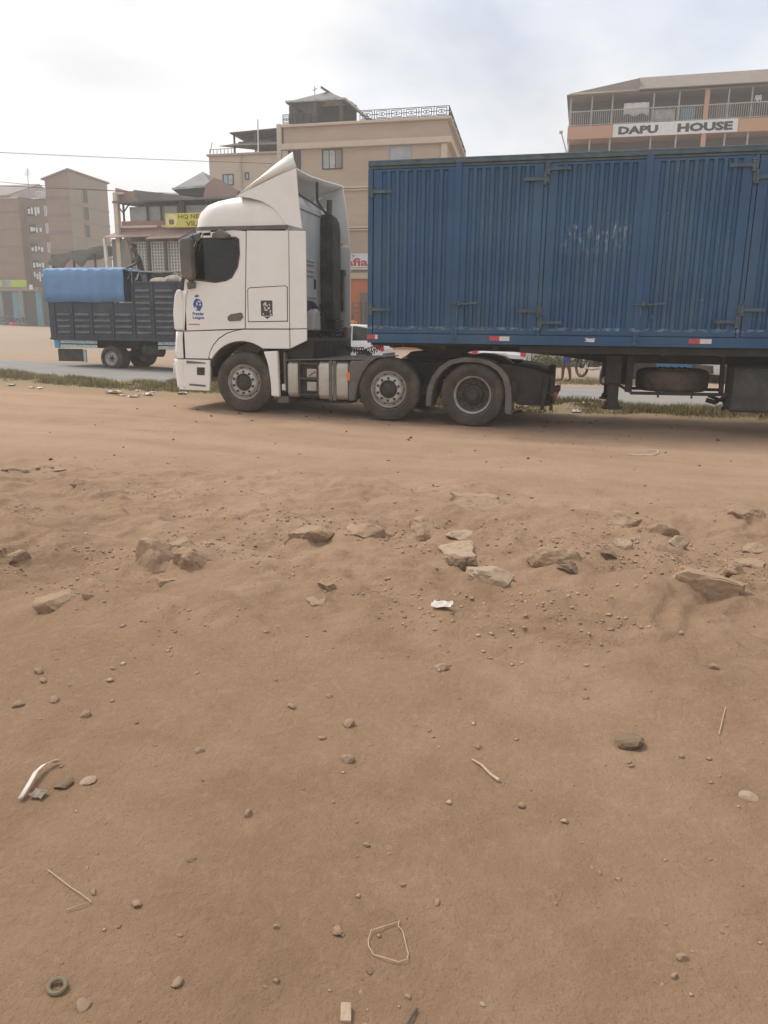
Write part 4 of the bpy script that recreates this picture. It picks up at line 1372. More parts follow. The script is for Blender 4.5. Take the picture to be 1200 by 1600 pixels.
LEAVES = [(-3.15, -1.905), (-1.865, -.675), (-.60, .715), (.755, 2.048), (2.122, 3.43), (3.47, 4.77), (4.84, 6.14), (6.18, 7.49), (7.56, 8.90), (8.94, 10.29)]
dl = [leaf(a, b) for a, b in LEAVES]
for a, b in ((-1.905, -1.865), (.715, .755), (3.43, 3.47), (6.14, 6.18), (8.90, 8.94)):
    g = G()
    g.box(a - .028, b + .028, TY - .022, TY - .002, 1.34, 3.83)
    g.build('cover_strip', M['blue'], tr, bevel=.006)
    g = G(); g.cyl((a + .0, TY - .04, 1.30), (a + .0, TY - .04, 1.44), .012, n=8); g.box(a - .03, a + .03, TY - .05, TY - .012, 1.30, 1.33)
    g.build('drop_bolt', M['blue_grey'], tr)


def hinge(xp, d, z, ln=.30):
    """strap hinge; xp = pin position, d = direction of the strap"""
    g = G()
    g.cyl((xp, TY - .032, z - .085), (xp, TY - .032, z + .085), .020, n=10)
    for dz in (-.085, -.045, .02, .06):
        g.cyl((xp, TY - .032, z + dz), (xp, TY - .032, z + dz + .025), .028, n=10)
    x0, x1 = sorted((xp, xp + d * ln))
    g.box(x0, x1, TY - .034, TY - .004, z - .022, z + .022)
    g.box(x0, x1, TY - .038, TY - .034, z + .012, z + .022)
    x0, x1 = sorted((xp, xp - d * .05))
    g.box(x0, x1, TY - .030, TY - .004, z - .06, z + .07)
    return g.build('hinge', M['blue_grey'], tr, bevel=.004)


for xp, d, zu, zl in ((-3.175, 1, 3.46, 1.77), (-.65, -1, 3.56, 1.76), (-.61, 1, 3.69, 1.60), (2.05, -1, 3.645, 1.63), (2.10, 1, 3.49, 1.79), (4.79, -1, 3.55, 1.7), (4.82, 1, 3.66, 1.62), (7.51, -1, 3.6, 1.7), (7.54, 1, 3.5, 1.75), (10.31, -1, 3.6, 1.7)):
    hinge(xp, d, zu); hinge(xp, d, zl)
for xs_ in (-1.885, .735, 3.45, 6.16, 8.92):
    g = G()
    g.box(xs_ - .06, xs_ + .20, TY - .045, TY - .006, 1.845, 1.868)
    g.cyl((xs_ + .07, TY - .05, 1.83), (xs_ + .07, TY - .05, 1.90), .025, n=10)
    g.bar((xs_ + .10, TY - .065, 1.855), (xs_ + .20, TY - .07, 1.853), .02, .02)
    g.bar((xs_ + .20, TY - .075, 1.862), (xs_ + .36, TY - .085, 1.870), .028, .026)
    g.box(xs_ + .03, xs_ + .05, TY - .03, TY - .004, 1.66, 1.84)
    g.box(xs_ + .19, xs_ + .21, TY - .03, TY - .004, 1.66, 1.72)
    g.build('door_latch', M['blue_grey'], tr, bevel=.004)
for x0, xm, x1, dz in ((-3.24, -3.115, -3.07, 0), (-1.35, -1.20, -1.05, 0), (1.455, 1.60, 1.755, 0), (4.6, 4.75, 4.9, 0), (7.3, 7.45, 7.6, 0)):
    g = G(); g.box(x0, xm, TY - .018, TY - .0125, 1.328, 1.392)
    g.build('red_reflector', M['red_tape'], tr)
    g = G(); g.box(xm + .002, x1, TY - .018, TY - .0125, 1.328, 1.392)
    g.build('white_reflector', M['white_tape'], tr)
g = G(); g.prism([(.03, 1.335), (.16, 1.325), (.18, 1.345), (.165, 1.36), (.185, 1.385), (.10, 1.375), (.05, 1.39), (.035, 1.37), (.07, 1.36)], TY - .018, TY - .0125)
g.build('peeled_reflector', M['white_tape'], tr)
# underframe
g = G()
beam = [(-3.20, 1.265), (-3.20, 1.215), (-2.60, 1.19), (-2.30, 1.10), (-1.95, 1.09), (-1.68, 1.16), (-1.0, 1.15), (-.3, 1.10), (.30, 1.02), (TX1 - .3, 1.0), (TX1 - .3, 1.265)]
for yy in (12.45, 13.55):
    g.prism(beam, yy, yy + .12)
g.box(TX0 + .03, TX1 - .03, TY + .10, TYF - .06, 1.235, 1.268)
for k in range(17):
    x = -2.9 + k * .8
    g.box(x, x + .08, TY + .08, TYF - .05, 1.14 if x > -1 else 1.2, 1.234)
g.box(-.9, TX1, TY + .06, TY + .12, 1.16, 1.268)
g.build('underframe', M['chassis'], tr, bevel=.005)
for yy in (12.10, 13.9):
    g = G()
    g.box(.37, .60, yy, yy + .22, .72, 1.14)
    g.box(.42, .58, yy + .03, yy + .19, .40, .74)
    g.cyl((.50, yy + .11, .37), (.50, yy + .11, .44), .12, .10, 14)
    g.cyl((.50, yy + .11, .34), (.50, yy + .11, .372), .15, n=14)
    g.build('landing_leg', M['chassis'], tr, bevel=.01)
    g = G()
    g.bar((.72, yy + .12, 1.14), (.72, yy + .12, .60), .12, .10)
    g.bar((.58, yy + .1, .70), (.75, yy + .12, .60), .04, .04)
    g.build('leg_brace', M['chassis'], tr, bevel=.006)
g = G(); g.bar((.75, 12.2, .585), (2.15, 12.2, .60), .05, .045); g.bar((.75, 13.2, .585), (2.15, 13.2, .60), .05, .045)
for x in (1.15, 1.62):
    g.bar((x, 12.2, .615), (x, 13.2, .615), .05, .04); g.cyl((x, 12.18, .53), (x, 12.18, .59), .015, n=8)
for x in (2.02,):
    g.bar((x, 12.2, .6), (x, 12.35, 1.14), .08, .06)
g.build('spare_carrier', M['chassis'], tr, bevel=.004)
sp = make_wheel('out', tr, (1.38, 12.74, .93), r=.53, w=.33)
sp.name = 'spare_wheel'; sp.rotation_euler = (R(-90), 0, 0)
g = G()
p = [(11.98, .40), (11.98, .93), (12.03, .985), (12.16, 1.02), (12.62, 1.02), (12.62, .37), (12.02, .37)]
g.prism(p, 2.13, 3.62, 'x')
g.build('toolbox', M['dust_rubber'], tr, bevel=.03, seg=3)
g = G()
rr = random.Random(2)
g.tube([(1.86, 12.4, .50), (1.98, 12.35, .47), (2.08, 12.4, .53), (2.16, 12.45, .42), (2.12, 12.5, .36)], .035)
g.tube([(1.9, 12.5, .56), (2.05, 12.5, .5), (2.2, 12.5, .47)], .025)
g.build('air_line', M['chassis'], tr, smooth_=True)
for x in (6.2, 7.5, 8.8):
    make_wheel('deep', tr, (x, TY + .04, .50))
    make_wheel('deep', tr, (x, TYF - .04, .50), face=-1)
    g = G(); g.cyl((x, TY + .3, .5), (x, TYF - .3, .5), .08); g.bar((x - .5, 12.5, .95), (x, 12.5, .6), .1, .12); g.bar((x - .5, 13.6, .95), (x, 13.6, .6), .1, .12)
    g.build('axle', M['chassis'], tr)
# ---------------------------------------------------------------- slatted lorry across the road
M['steel_blue'] = mat('dark_slate_blue_steel', (0.036, 0.045, 0.066), 0.6, 0, 0.25, 2, dirt=((0.12, 0.115, 0.115), 0.45, 3))
M['slat'] = mat('worn_slat_steel', (0.10, 0.105, 0.12), 0.55, 0, 0.25, 4, dirt=((0.26, 0.24, 0.22), 0.6, 6))
M['tarp'] = mat('blue_tarpaulin', (0.135, 0.27, 0.47), 0.6, 0, 0.12, 1.5, dirt=((0.22, 0.31, 0.46), 0.5, 2))
M['sky_blue'] = mat('light_blue_paint', (0.10, 0.30, 0.50), 0.55, 0, 0.15, 3)
M['pale_band'] = mat('painted_pale_band', (0.42, 0.50, 0.48), 0.6, 0, 0.45, 22)
LY, LYF = 20.0, 22.1
lz = gz(-13.2, 20.2)
lo = thing('cargo_lorry', (-12.5, (LY + LYF) / 2, lz), 'dark slatted cargo lorry with blue tarpaulin over its tail, parked across the road', 'lorry')
bays = [(-15.10, -14.93, 2.1), (-14.90, -14.34, 2.1), (-14.31, -13.71, 2.1), (-13.68, -13.02, 2.1), (-12.99, -12.34, 2.1), (-12.31, -11.73, 2.62), (-11.70, -11.02, 2.62), (-10.99, -10.3, 2.62)]
for yy, s in ((LY, 1), (LYF, -1)):
    for i, (a, b, zt) in enumerate(bays):
        g = G(); g.box(a, b, min(yy, yy + s * .04), max(yy, yy + s * .04), 1.12, zt)
        pn = g.build('bed_panel', M['steel_blue'], lo, bevel=.006)
        if i == 0:
            continue
        n_ = 4 if zt < 2.3 else 8
        for k in range(n_):
            z = 1.24 + k * .165
            if s < 0 and k % 2:
                continue
            g = G()
            yo = yy
            g.prism([(yo + s * .001, z), (yo - s * .045, z + .012), (yo - s * .045, z + .03), (yo + s * .001, z + .075)], a + .07, b - .07, 'x')
            g.build('slat', M['slat'], pn)
    for x in (-14.915, -14.325, -13.695, -13.005, -12.325, -11.715, -11.005):
        zt = 2.13 if x < -12.4 else 2.66
        g = G(); g.box(x - .025, x + .025, min(yy - s * .03, yy + s * .05), max(yy - s * .03, yy + s * .05), 1.10, zt)
        g.build('stake', M['steel_blue'], lo, bevel=.006)
    g = G()
    if s > 0:
        g.box(-15.1, -12.99, yy - .025, yy + .06, 2.1, 2.16)
        g.box(-12.36, -10.3, yy - .025, yy + .06, 2.62, 2.68)
    g.box(-15.12, -10.3, yy - s * .03 if s > 0 else yy - .05, yy + .05 if s > 0 else yy + .03, 1.06, 1.12)
    g.build('bed_rail', M['steel_blue'], lo, bevel=.006)
for x in (-15.12, -10.3):
    g = G(); g.box(x - .02, x + .02, LY + .05, LYF - .05, 1.1, 2.5)
    g.build('end_board', M['steel_blue'], lo)
g = G(); g.box(-15.1, -10.3, LY + .05, LYF - .05, 1.05, 1.12)
g.build('bed_floor', M['steel_blue'], lo)
# load under the tarpaulin
rows = []
for i in range(27):
    x = -15.16 + 2.6 * i / 26
    sag = .02 * math.sin(i * 1.7) + .012 * math.sin(i * 3.1) + .05 * float(vn(i * .45, 3.3, 77))
    hem = 2.12 - .012 * math.sin(i * .5)
    r_ = []
    for y, z in ((LY - .05, hem), (LY - .055 + sag * .5, 2.4), (LY - .05, 2.80), (LY - .045, 2.99), (LY - .01, 3.035), (LY + .6, 3.06 + sag), (LY + 1.2, 3.06), (LYF - .05, 3.0), (LYF + .05, 2.7), (LYF + .06, 2.2)):
        r_.append((x, y + .6 * sag + .03 * float(vn(i * .8, z * 3, 78)), z + (sag if z > 2.9 else 0)))
    rows.append(r_)
g = G(); g.grid(rows)
g.build('tarpaulin', M['tarp'], lo, smooth_=True, solid=.012, angle=60)
g = G()
for x in (-15.0, -14.3, -13.6, -12.9):
    for y in (LY + .06, LYF - .1):
        g.box(x, x + .04, y, y + .04, 1.1, 2.96)
    g.box(x, x + .04, LY + .06, LYF - .06, 2.93, 2.97)
g.build('tarpaulin_hoop', M['steel_blue'], lo)
# painted bands under the bed
for x0, x1 in ((-14.84, -13.62), (-11.65, -10.3)):
    for k, z in enumerate((.955, .835)):
        g = G(); g.box(x0, x1, LY + .04, LY + .07, z, z + .09)
        g.build('painted_band', M['pale_band'], lo)
g = G(); g.box(-15.02, -14.86, LY + .02, LY + .3, .82, 1.05)
g.build('tail_corner', M['sky_blue'], lo)
g = G(); g.box(-14.98, -14.16, LY + .10, LY + .13, .44, .80)
g.build('mud_flap', M['cab_dark'], lo)
g = G(); g.box(-14.15, -14.06, LY + .12, LY + .16, .42, .78)
g.build('flap_stay', M['pale_band'], lo)
g = G()
for y in (LY + .6, LYF - .7):
    g.box(-15.0, -8.2, y, y + .09, .82, 1.05)
for x in (-14.8, -12.4, -11, -9.5):
    g.box(x, x + .08, LY + .1, LYF - .1, .86, 1.0)
g.cyl((-13.2, LY + .3, .66), (-13.2, LYF - .3, .66), .08); g.cyl((-9.0, LY + .3, .66), (-9.0, LYF - .3, .66), .06)
g.build('chassis_frame', M['chassis'], lo)
g = G(); g.cyl((-12.25, LY + .35, .80), (-11.70, LY + .35, .80), .19, n=18)
g.build('fuel_tank', M['cab_dark'], lo, smooth_=True)
for x, y, f in ((-13.2, LY + .05, 1), (-13.2, LYF - .05, -1), (-9.0, LY + .08, 1), (-9.0, LYF - .08, -1)):
    make_wheel('small', lo, (x, y, gz(x, y) + .365), face=f, r=.365, w=.24)
for y in (LY + .32, LYF - .56):
    g = G(); g.lathe(tyre_prof(.365, .21, .23), (-13.2, y, gz(-13.2, y) + .365), 36)
    g.build('inner_tyre', M['tyre'], lo, smooth_=True)
# forward-control cab, hidden from the street behind the white tractor
g = G()
sec = [(-10.15, .75, 2.45), (-9.2, .75, 2.55), (-8.3, .75, 2.5), (-8.05, .75, 1.75), (-8.0, .75, 1.0)]
rows = []
for x, a, b in sec:
    rows.append([(x, LY + .05, a), (x, LY, 1.5), (x, LY + .12, b - .06), (x, LY + .3, b), (x, LYF - .3, b), (x, LYF - .12, b - .06), (x, LYF, 1.5), (x, LYF - .05, a)])
g.grid(rows, closed=True); g.fan(rows[0]); g.fan(rows[-1], True)
lc = g.build('cab', M['sky_blue'], lo, bevel=.03, smooth_=True)
g = G(); g.add([(-8.30, LY + .35, 2.40), (-8.06, LY + .2, 1.80), (-8.06, LYF - .2, 1.80), (-8.30, LYF - .35, 2.40)], [(0, 1, 2, 3)])
g.build('windscreen', M['glass'], lc, solid=.02)
for s, y in ((1, LY), (-1, LYF)):
    g = G(); g.add([(-9.4, y + s * .09, 2.35), (-9.4, y + s * .005, 1.6), (-8.25, y + s * .005, 1.6), (-8.45, y + s * .09, 2.35)], [(0, 1, 2, 3)])
    g.build('side_window', M['glass'], lc, solid=.02)
# ropes and battens over the load
g = G()
g.tube([(-12.45, LY - .02, 2.74), (-12.38, LY + .1, 3.0), (-12.32, LY - .02, 2.68)], .02, 6)
g.tube([(-12.3, LY + .1, 2.70), (-12.25, LY + .3, 3.02), (-12.17, LY, 2.72)], .02, 6)
g.tube([(-11.25, LY + .4, 2.98), (-10.9, LY, 2.85), (-10.5, LY - .02, 2.64)], .018, 6)
g.tube([(-12.6, LY + .2, 2.98), (-11.6, LY + .2, 2.93), (-11.0, LY + .3, 2.96), (-10.3, LY + .3, 2.90)], .022, 6)
g.build('rope', M['slat'], lo)
M['sacks'] = mat('pale_sacks', (0.34, 0.31, 0.25), 0.9, 0, 0.3, 3)
for i, (x, z, w) in enumerate(((-11.3, 2.72, .42), (-10.85, 2.68, .40), (-11.75, 2.66, .35))):
    me = rock_mesh('sack_shape', 900 + i, cuts=5, sub=3, rough=.02, lo=.75, hi=.95)
    me.materials.append(M['sacks'])
    o = bpy.data.objects.new('sack', me); COL.objects.link(o); o.scale = (w, .32, .17); o.location = (x, LY + .55, z)
    tag(o, ('pale sack lying in the lorry bed beside the standing man', 'pale sack at the front end of the lorry bed', 'sack leaning at the feet of the man on the lorry')[(0, 1, 2)[i]], 'sack', 'sacks loaded on the lorry')
g = G(); g.box(-12.02, -11.55, LY + .5, LY + .9, 2.55, 2.98)
o = g.build('dark_box', M['cab_dark'], None, bevel=.02)
tag(o, 'dark box standing on the lorry load under the man', 'box')
# ---------------------------------------------------------------- buildings across the road
M['brown_wall'] = mat('brown_rendered_wall', (0.225, 0.14, 0.098), 0.95, 0, 0.10, .35, bump=.1, bscale=6, dirt=((0.28, 0.205, 0.16), 0.5, .5))
M['grey_wall'] = mat('grey_brown_wall', (0.26, 0.205, 0.155), 0.95, 0, 0.08, .35, bump=.1, bscale=6, dirt=((0.21, 0.175, 0.145), 0.4, .4))
M['dark_wall'] = mat('dark_brown_wall', (0.17, 0.125, 0.10), 0.95, 0, 0.12, .5)
M['pale_trim'] = mat('pale_plaster_trim', (0.55, 0.47, 0.37), 0.9, 0, 0.1, 1.2)
M['roof_brown'] = mat('brown_sheet_roof', (0.20, 0.15, 0.13), 0.7, 0, 0.15, 1.0)
M['roof_grey'] = mat('grey_sheet_roof', (0.13, 0.13, 0.128), 0.6, 0, 0.15, 1.0, dirt=((.27, .22, .19), .5, 1))
M['opening'] = mat('dark_opening', (0.028, 0.026, 0.024), 0.6)
M['curtain'] = mat('pale_curtain_glass', (0.42, 0.42, 0.41), 0.4, 0, 0.35, 3)
M['laundry'] = mat('white_laundry', (0.68, 0.67, 0.66), 0.9, 0, 0.12, 4)
M['green_sign'] = mat('lime_green_sign', (0.36, 0.52, 0.02), 0.6, 0, 0.08, 2)
M['grey_sign'] = mat('grey_sign_field', (0.34, 0.36, 0.38), 0.6)
M['teal'] = mat('teal_blue_shopfront', (0.07, 0.24, 0.30), 0.6, 0, 0.15, 2)
M['teal_grey'] = mat('grey_teal_shopfront', (0.16, 0.23, 0.22), 0.6, 0, 0.15, 2)


def window(b, x0, x1, z0, z1, y, fm, pm, t=.08, dep=.10, mull=1, extra=None):
    """framed window facing the street with its panes as sub-parts; y = wall face"""
    g = G()
    g.box(x0, x1, y - .05, y + dep, z1 - t, z1); g.box(x0, x1, y - .06, y + dep, z0, z0 + t)
    g.box(x0, x0 + t, y - .05, y + dep, z0 + t, z1 - t); g.box(x1 - t, x1, y - .05, y + dep, z0 + t, z1 - t)
    w = (x1 - x0 - 2 * t) / (mull + 1)
    for k in range(1, mull + 1):
        x = x0 + t + w * k
        g.box(x - t * .3, x + t * .3, y - .045, y + .06, z0 + t, z1 - t)
    f = g.build('window', fm, b)
    for k in range(mull + 1):
        g = G(); g.box(x0 + t + w * k + .012, x0 + t + w * (k + 1) - .012, y - .02, y - .012, z0 + t + .005, z1 - t - .005)
        g.build('pane', pm[k % len(pm)] if isinstance(pm, (list, tuple)) else pm, f)
    return f


# --- brown flats at the far left, with shops below
zb = gz(-60, 75)
fa = thing('apartment_block', (-60, 79, zb), 'brown apartment block with lime green shop sign at far left', 'building')
g = G(); g.box(-70, -59.2, 75, 85, zb - .5, 14.55)
g.build('wall', M['brown_wall'], fa)
g = G(); g.box(-59.2, -55.75, 75.9, 85, zb - .5, 14.4)
g.build('stair_wall', M['dark_wall'], fa)
for z in (13.1, 11.35, 9.6, 7.9):
    g = G(); g.box(-70, -59.17, 74.93, 75.02, z, z + .07)
    g.build('floor_band', M['dark_wall'], fa)
g = G(); g.prism([(74.6, 14.6), (80, 16.6), (85.4, 14.6), (85.4, 14.75), (80, 16.75), (74.6, 14.75)], -70, -60.2, 'x')
g.add([(-60.2, 74.6, 14.7), (-60.2, 80, 16.7), (-60.2, 85.4, 14.7), (-57.6, 80, 14.7)], [(0, 1, 3), (1, 2, 3), (0, 3, 2)])
rf = g.build('roof', M['roof_brown'], fa)
g = G(); g.box(-70, -59.15, 74.85, 75.0, 14.45, 14.62)
g.build('eave_board', M['pale_trim'], fa)
g = G(); g.prism([(75.5, 14.4), (79, 16.0), (82.5, 14.4)], -58.0, -56.0, 'x')
g.build('roof', M['roof_brown'], fa)
g = G(); g.box(-57.5, -56.0, 75.6, 76.2, 14.42, 15.2)
g.build('water_tank', M['curtain'], fa, bevel=.05)
for z in (12.75, 11.0, 9.05, 7.3):
    window(fa, -56.75, -56.0, z - .02, z + 1.0, 75.9, M['pale_trim'], [M['curtain'], M['laundry']], t=.12, mull=2)
    g = G(); g.box(-58.9, -57.2, 75.84, 75.9, z - .55, z - .45); g.box(-58.95, -58.85, 75.82, 75.9, z - .6, z + 1.0)
    g.build('stair_landing', M['brown_wall'], fa)
    rr = random.Random(int(z * 10))
    for k in range(4):
        x = -58.6 + k * .38 + rr.uniform(-.06, .06); h = rr.uniform(.22, .65)
        g = G(); g.box(x, x + rr.uniform(.16, .30), 75.70, 75.76, z + .25 - rr.uniform(0, .2), z + .25 + h)
        g.build('laundry', M['laundry'], fa)
    g = G(); g.box(-58.8, -58.0, 75.78, 75.86, z + .0, z + .95)
    g.build('opening', M['opening'], fa)
for k in range(7):
    x = -58.55 + k * .32
    g = G(); g.box(x, x + .2, 75.60, 75.66, 6.5 - (k % 3) * .25, 7.0 - (k % 2) * .2)
    g.build('laundry', M['laundry'], fa)
# shops
for a, b_, mm in ((-66, -61.75, 'green_sign'), (-61.72, -60.62, 'grey_sign'), (-60.59, -58.6, 'green_sign')):
    g = G(); g.box(a, b_, 74.3, 74.42, 5.38, 6.10)
    sg = g.build('shop_sign', M[mm], fa)
for k in range(3):
    g = G(); g.box(-61.62, -60.75 - .1 * k, 74.28, 74.297, 5.92 - k * .19, 5.98 - k * .19)
    g.build('sign_line', M['ink_dark'], fa)
g = G(); g.box(-66, -57.2, 74.35, 75.0, 4.95, 5.35)
g.build('lintel', M['grey_wall'], fa)
g = G(); g.box(-58.2, -57.8, 74.2, 74.3, 5.1, 5.6)
g.build('lamp_sign', M['laundry'], fa)
for a, b_, mm in ((-66, -63.0, 'teal'), (-62.95, -62.2, 'teal_grey'), (-60.88, -60.25, 'teal'), (-60.22, -59.55, 'teal_grey'), (-57.9, -57.2, 'teal')):
    g = G(); g.box(a, b_, 74.7, 75.0, zb - .3, 4.95)
    g.build('shop_pier', M[mm], fa, bevel=.02)
for a, b_ in ((-62.2, -60.9), (-59.52, -57.93)):
    g = G(); g.box(a, b_, 74.93, 74.99, zb - .3, 4.94)
    g.build('shop_doorway', M['opening'], fa)
g = G(); g.cyl((-58.95, 76.5, 15.2), (-58.85, 76.5, 17.7), .03, n=6)
for k in range(4):
    g.bar((-59.25 + .05 * k, 76.5, 17.0 + .17 * k), (-58.5 - .05 * k, 76.5, 17.05 + .17 * k), .03, .03)
g.build('aerial', M['grey_wall'], fa)

# --- tall gabled flats beside it
fb = thing('gabled_flats', (-54.3, 79, zb), 'tall brown gabled flats with three dark side windows left of the restaurant', 'building')
YB = 75.0
top = lambda x: float(np.interp(x, [-55.75, -52.94], [16.27, 17.03]))
topy = lambda y: float(np.interp(y, [75, 82], [17.03, 16.9]))
g = G()
p = [(-55.74, YB, zb - .5), (-52.94, YB, zb - .5), (-52.94, 82, zb - .5), (-55.74, 82, zb - .5), (-55.74, YB, 16.2), (-52.94, YB, 17.0), (-52.94, 82, 16.85), (-55.74, 82, 16.0)]
g.add(p, [(3, 2, 1, 0), (4, 5, 6, 7), (0, 1, 5, 4), (1, 2, 6, 5), (2, 3, 7, 6), (3, 0, 4, 7)])
g.build('wall', M['brown_wall'], fb)
g = G()
q = [(-56.0, YB - .3, 16.15), (-52.7, YB - .3, 17.05), (-52.7, 82.2, 16.92), (-56.0, 82.2, 16.0)]
g.add(q + [(x, y, z + .12) for x, y, z in q], [(3, 2, 1, 0), (4, 5, 6, 7), (0, 1, 5, 4), (1, 2, 6, 5), (2, 3, 7, 6), (3, 0, 4, 7)])
g.build('roof', M['roof_brown'], fb)
for z in (14.55, 12.85, 11.1, 9.3):
    g = G(); g.box(-55.76, -52.9, YB - .04, YB + .02, z - .35, z)
    g.build('floor_band', M['dark_wall'], fb)
for k, z in enumerate((14.55, 13.0, 11.25, 9.5)):
    g = G(); g.box(-52.96, -52.86, YB + .02, 82, z - .75, z - .55)
    g.build('floor_band', M['pale_trim'] if 0 else M['grey_wall'], fb)
g = G(); g.add([(-52.925, YB + .01, zb), (-52.925, 82, zb), (-52.925, 82, 16.8), (-52.925, YB + .01, 16.95)], [(0, 1, 2, 3)])
g.build('side_render', M['grey_wall'], fb, solid=.012)
for z0, z1 in ((14.25, 15.55), (12.45, 13.8), (10.7, 12.0)):
    g = G()
    for a, b_ in ((77.15, 77.25), (78.05, 78.15)):
        g.box(-52.93, -52.84, a, b_, z0, z1)
    g.box(-52.93, -52.82, 77.1, 78.2, z0 - .1, z0); g.box(-52.93, -52.84, 77.15, 78.15, z1, z1 + .08)
    w = g.build('window', M['grey_wall'], fb)
    g = G(); g.box(-52.92, -52.90, 77.25, 78.05, z0, z1)
    g.build('pane', M['opening'], w)

# --- restaurant with lean-to and yellow sign
M['pink_wall'] = mat('faded_red_parapet', (0.30, 0.165, 0.125), 0.9, 0, 0.15, 1)
M['lean_roof'] = mat('faded_red_sheet', (0.33, 0.225, 0.185), 0.75, 0, 0.12, .8, dirt=((0.25, 0.17, 0.14), .5, 1.5))
M['grey_panel'] = mat('grey_green_panel', (0.20, 0.205, 0.18), 0.8, 0, 0.12, .8)
M['upper_glass'] = mat('dusty_upstairs_glass', (0.30, 0.30, 0.28), 0.35, 0, 0.25, 1.2)
M['lattice'] = mat('white_lattice', (0.66, 0.65, 0.62), 0.7)
M['yellow_sign'] = mat('yellow_sign_board', (0.60, 0.52, 0.07), 0.6, 0, 0.08, 2)
M['sign_olive'] = mat('olive_lettering', (0.14, 0.12, 0.03), 0.6)
M['timber'] = mat('dark_timber', (0.085, 0.07, 0.058), 0.85, 0, 0.2, 3)
RY = 36.0
zr = gz(-21, 36)
rs_ = thing('restaurant', (-19.5, RY + 3, zr), 'two storey roadside restaurant with yellow sign and white window lattice', 'building')
g = G(); g.box(-23.25, -15.2, RY + 1.2, RY + 8, zr - .4, 6.0)
g.build('wall', M['grey_panel'], rs_)
g = G(); g.box(-22.95, -15.2, RY + .5, RY + 8, 5.95, 6.25)
g.build('upper_floor', M['pink_wall'], rs_)
g = G(); g.box(-22.85, -15.2, RY + .45, RY + .62, 6.252, 6.55)
g.build('parapet', M['pink_wall'], rs_)
for a, b_ in ((-22.97, -20.86), (-20.6, -15.5)):
    g = G(); g.box(a, b_, RY + .38, RY + .66, 6.22, 6.33)
    g.build('ledge', M['pale_trim'], rs_, bevel=.01)
for a, b_ in ((-22.5, -21.5), (-21.42, -20.72), (-20.68, -19.78), (-19.38, -18.15), (-18.1, -16.8), (-16.75, -15.3)):
    g = G(); g.box(a, b_, RY + .70, RY + .74, 6.5, 7.25)
    g.build('upstairs_pane', M['upper_glass'], rs_)
for x in (-22.78, -21.46, -20.7, -18.12, -16.78):
    g = G(); g.box(x - .03, x + .03, RY + .55, RY + .65, 6.5, 7.42)
    g.build('upstairs_post', M['timber'], rs_)
g = G(); g.box(-19.76, -19.42, RY + .5, RY + .7, 6.5, 7.42)
g.build('upstairs_pier', M['timber'], rs_)
g = G(); g.bar((-22.75, RY + .5, 6.95), (-22.35, RY + .5, 7.4), .05, .05); g.bar((-22.75, RY + .5, 6.95), (-23.1, RY + .45, 7.4), .05, .05)
g.build('roof_bracket', M['timber'], rs_)
g = G(); g.box(-23.12, -22.9, RY + .25, RY + .5, zr, 7.85); g.box(-23.15, -22.6, RY + .3, RY + .52, 7.80, 7.9)
g.build('corner_pier', M['pale_trim'], rs_)
g = G()
p = [(-23.15, RY + .2, 7.38), (-15.0, RY + .2, 7.45), (-15.0, RY + 8, 8.0), (-21.7, RY + 8, 8.35), (-23.15, RY + 8, 7.9)]
g.add(p + [(x, y, z + .10) for x, y, z in p], [(4, 3, 2, 1, 0), (5, 6, 7, 8, 9)] + [(i, (i + 1) % 5, (i + 1) % 5 + 5, i + 5) for i in range(5)])
g.build('roof', M['roof_grey'], rs_)
g = G(); g.prism([(-23.15, 7.42), (-21.6, 7.40), (-20.9, 7.46), (-21.6, 7.95), (-22.05, 8.02), (-22.2, 7.92), (-23.1, 8.15)], RY + .5, RY + .6)
g.build('gable_sheet', M['lean_roof'], rs_)
g = G(); g.prism([(-21.9, 7.70), (-21.6, 7.92), (-18.7, 7.55), (-18.5, 7.42), (-21.6, 7.45)], RY + .15, RY + .25)
g.build('eave_board', M['roof_grey'], rs_)
# lean-to
def slab(name, q, t, m, par):
    g = G(); n_ = len(q)
    g.add(q + [(x, y, z + t) for x, y, z in q], [tuple(range(n_ - 1, -1, -1)), tuple(range(n_, 2 * n_))] + [(i, (i + 1) % n_, (i + 1) % n_ + n_, i + n_) for i in range(n_)])
    return g.build(name, m, par)


slab('lean_to_roof', [(-23.65, RY - .1, 5.70), (-21.0, RY - .1, 5.74), (-20.4, RY + .5, 6.05), (-23.2, RY + .5, 6.02)], .04, M['lean_roof'], rs_)
slab('lean_to_roof', [(-21.15, RY - .25, 5.60), (-19.3, RY - .25, 5.63), (-18.9, RY + .5, 6.07), (-20.6, RY + .5, 6.07)], .04, M['lean_roof'], rs_)
slab('lean_to_roof', [(-19.35, RY - .35, 5.45), (-15.0, RY - .35, 5.5), (-15.0, RY + .5, 6.08), (-18.95, RY + .5, 6.08)], .04, M['roof_grey'], rs_)
g = G(); g.bar((-23.58, RY, 5.70), (-23.42, RY, zr - .2), .15, .12)
g.build('post', M['lattice'], rs_)
g = G(); g.box(-23.4, -22.5, RY + .3, RY + .36, zr, 5.7)
g.build('side_panel', M['grey_panel'], rs_)
g = G(); g.prism([(-22.75, 5.68), (-22.45, 5.68), (-22.3, 4.9), (-22.42, zr), (-22.6, zr), (-22.52, 4.9)], RY + .2, RY + .28)
g.build('curtain', M['grey_wall'], rs_)
g = G(); g.box(-22.42, -15.3, RY + .75, RY + .80, zr, 5.6)
g.build('lower_glass', M['upper_glass'], rs_)
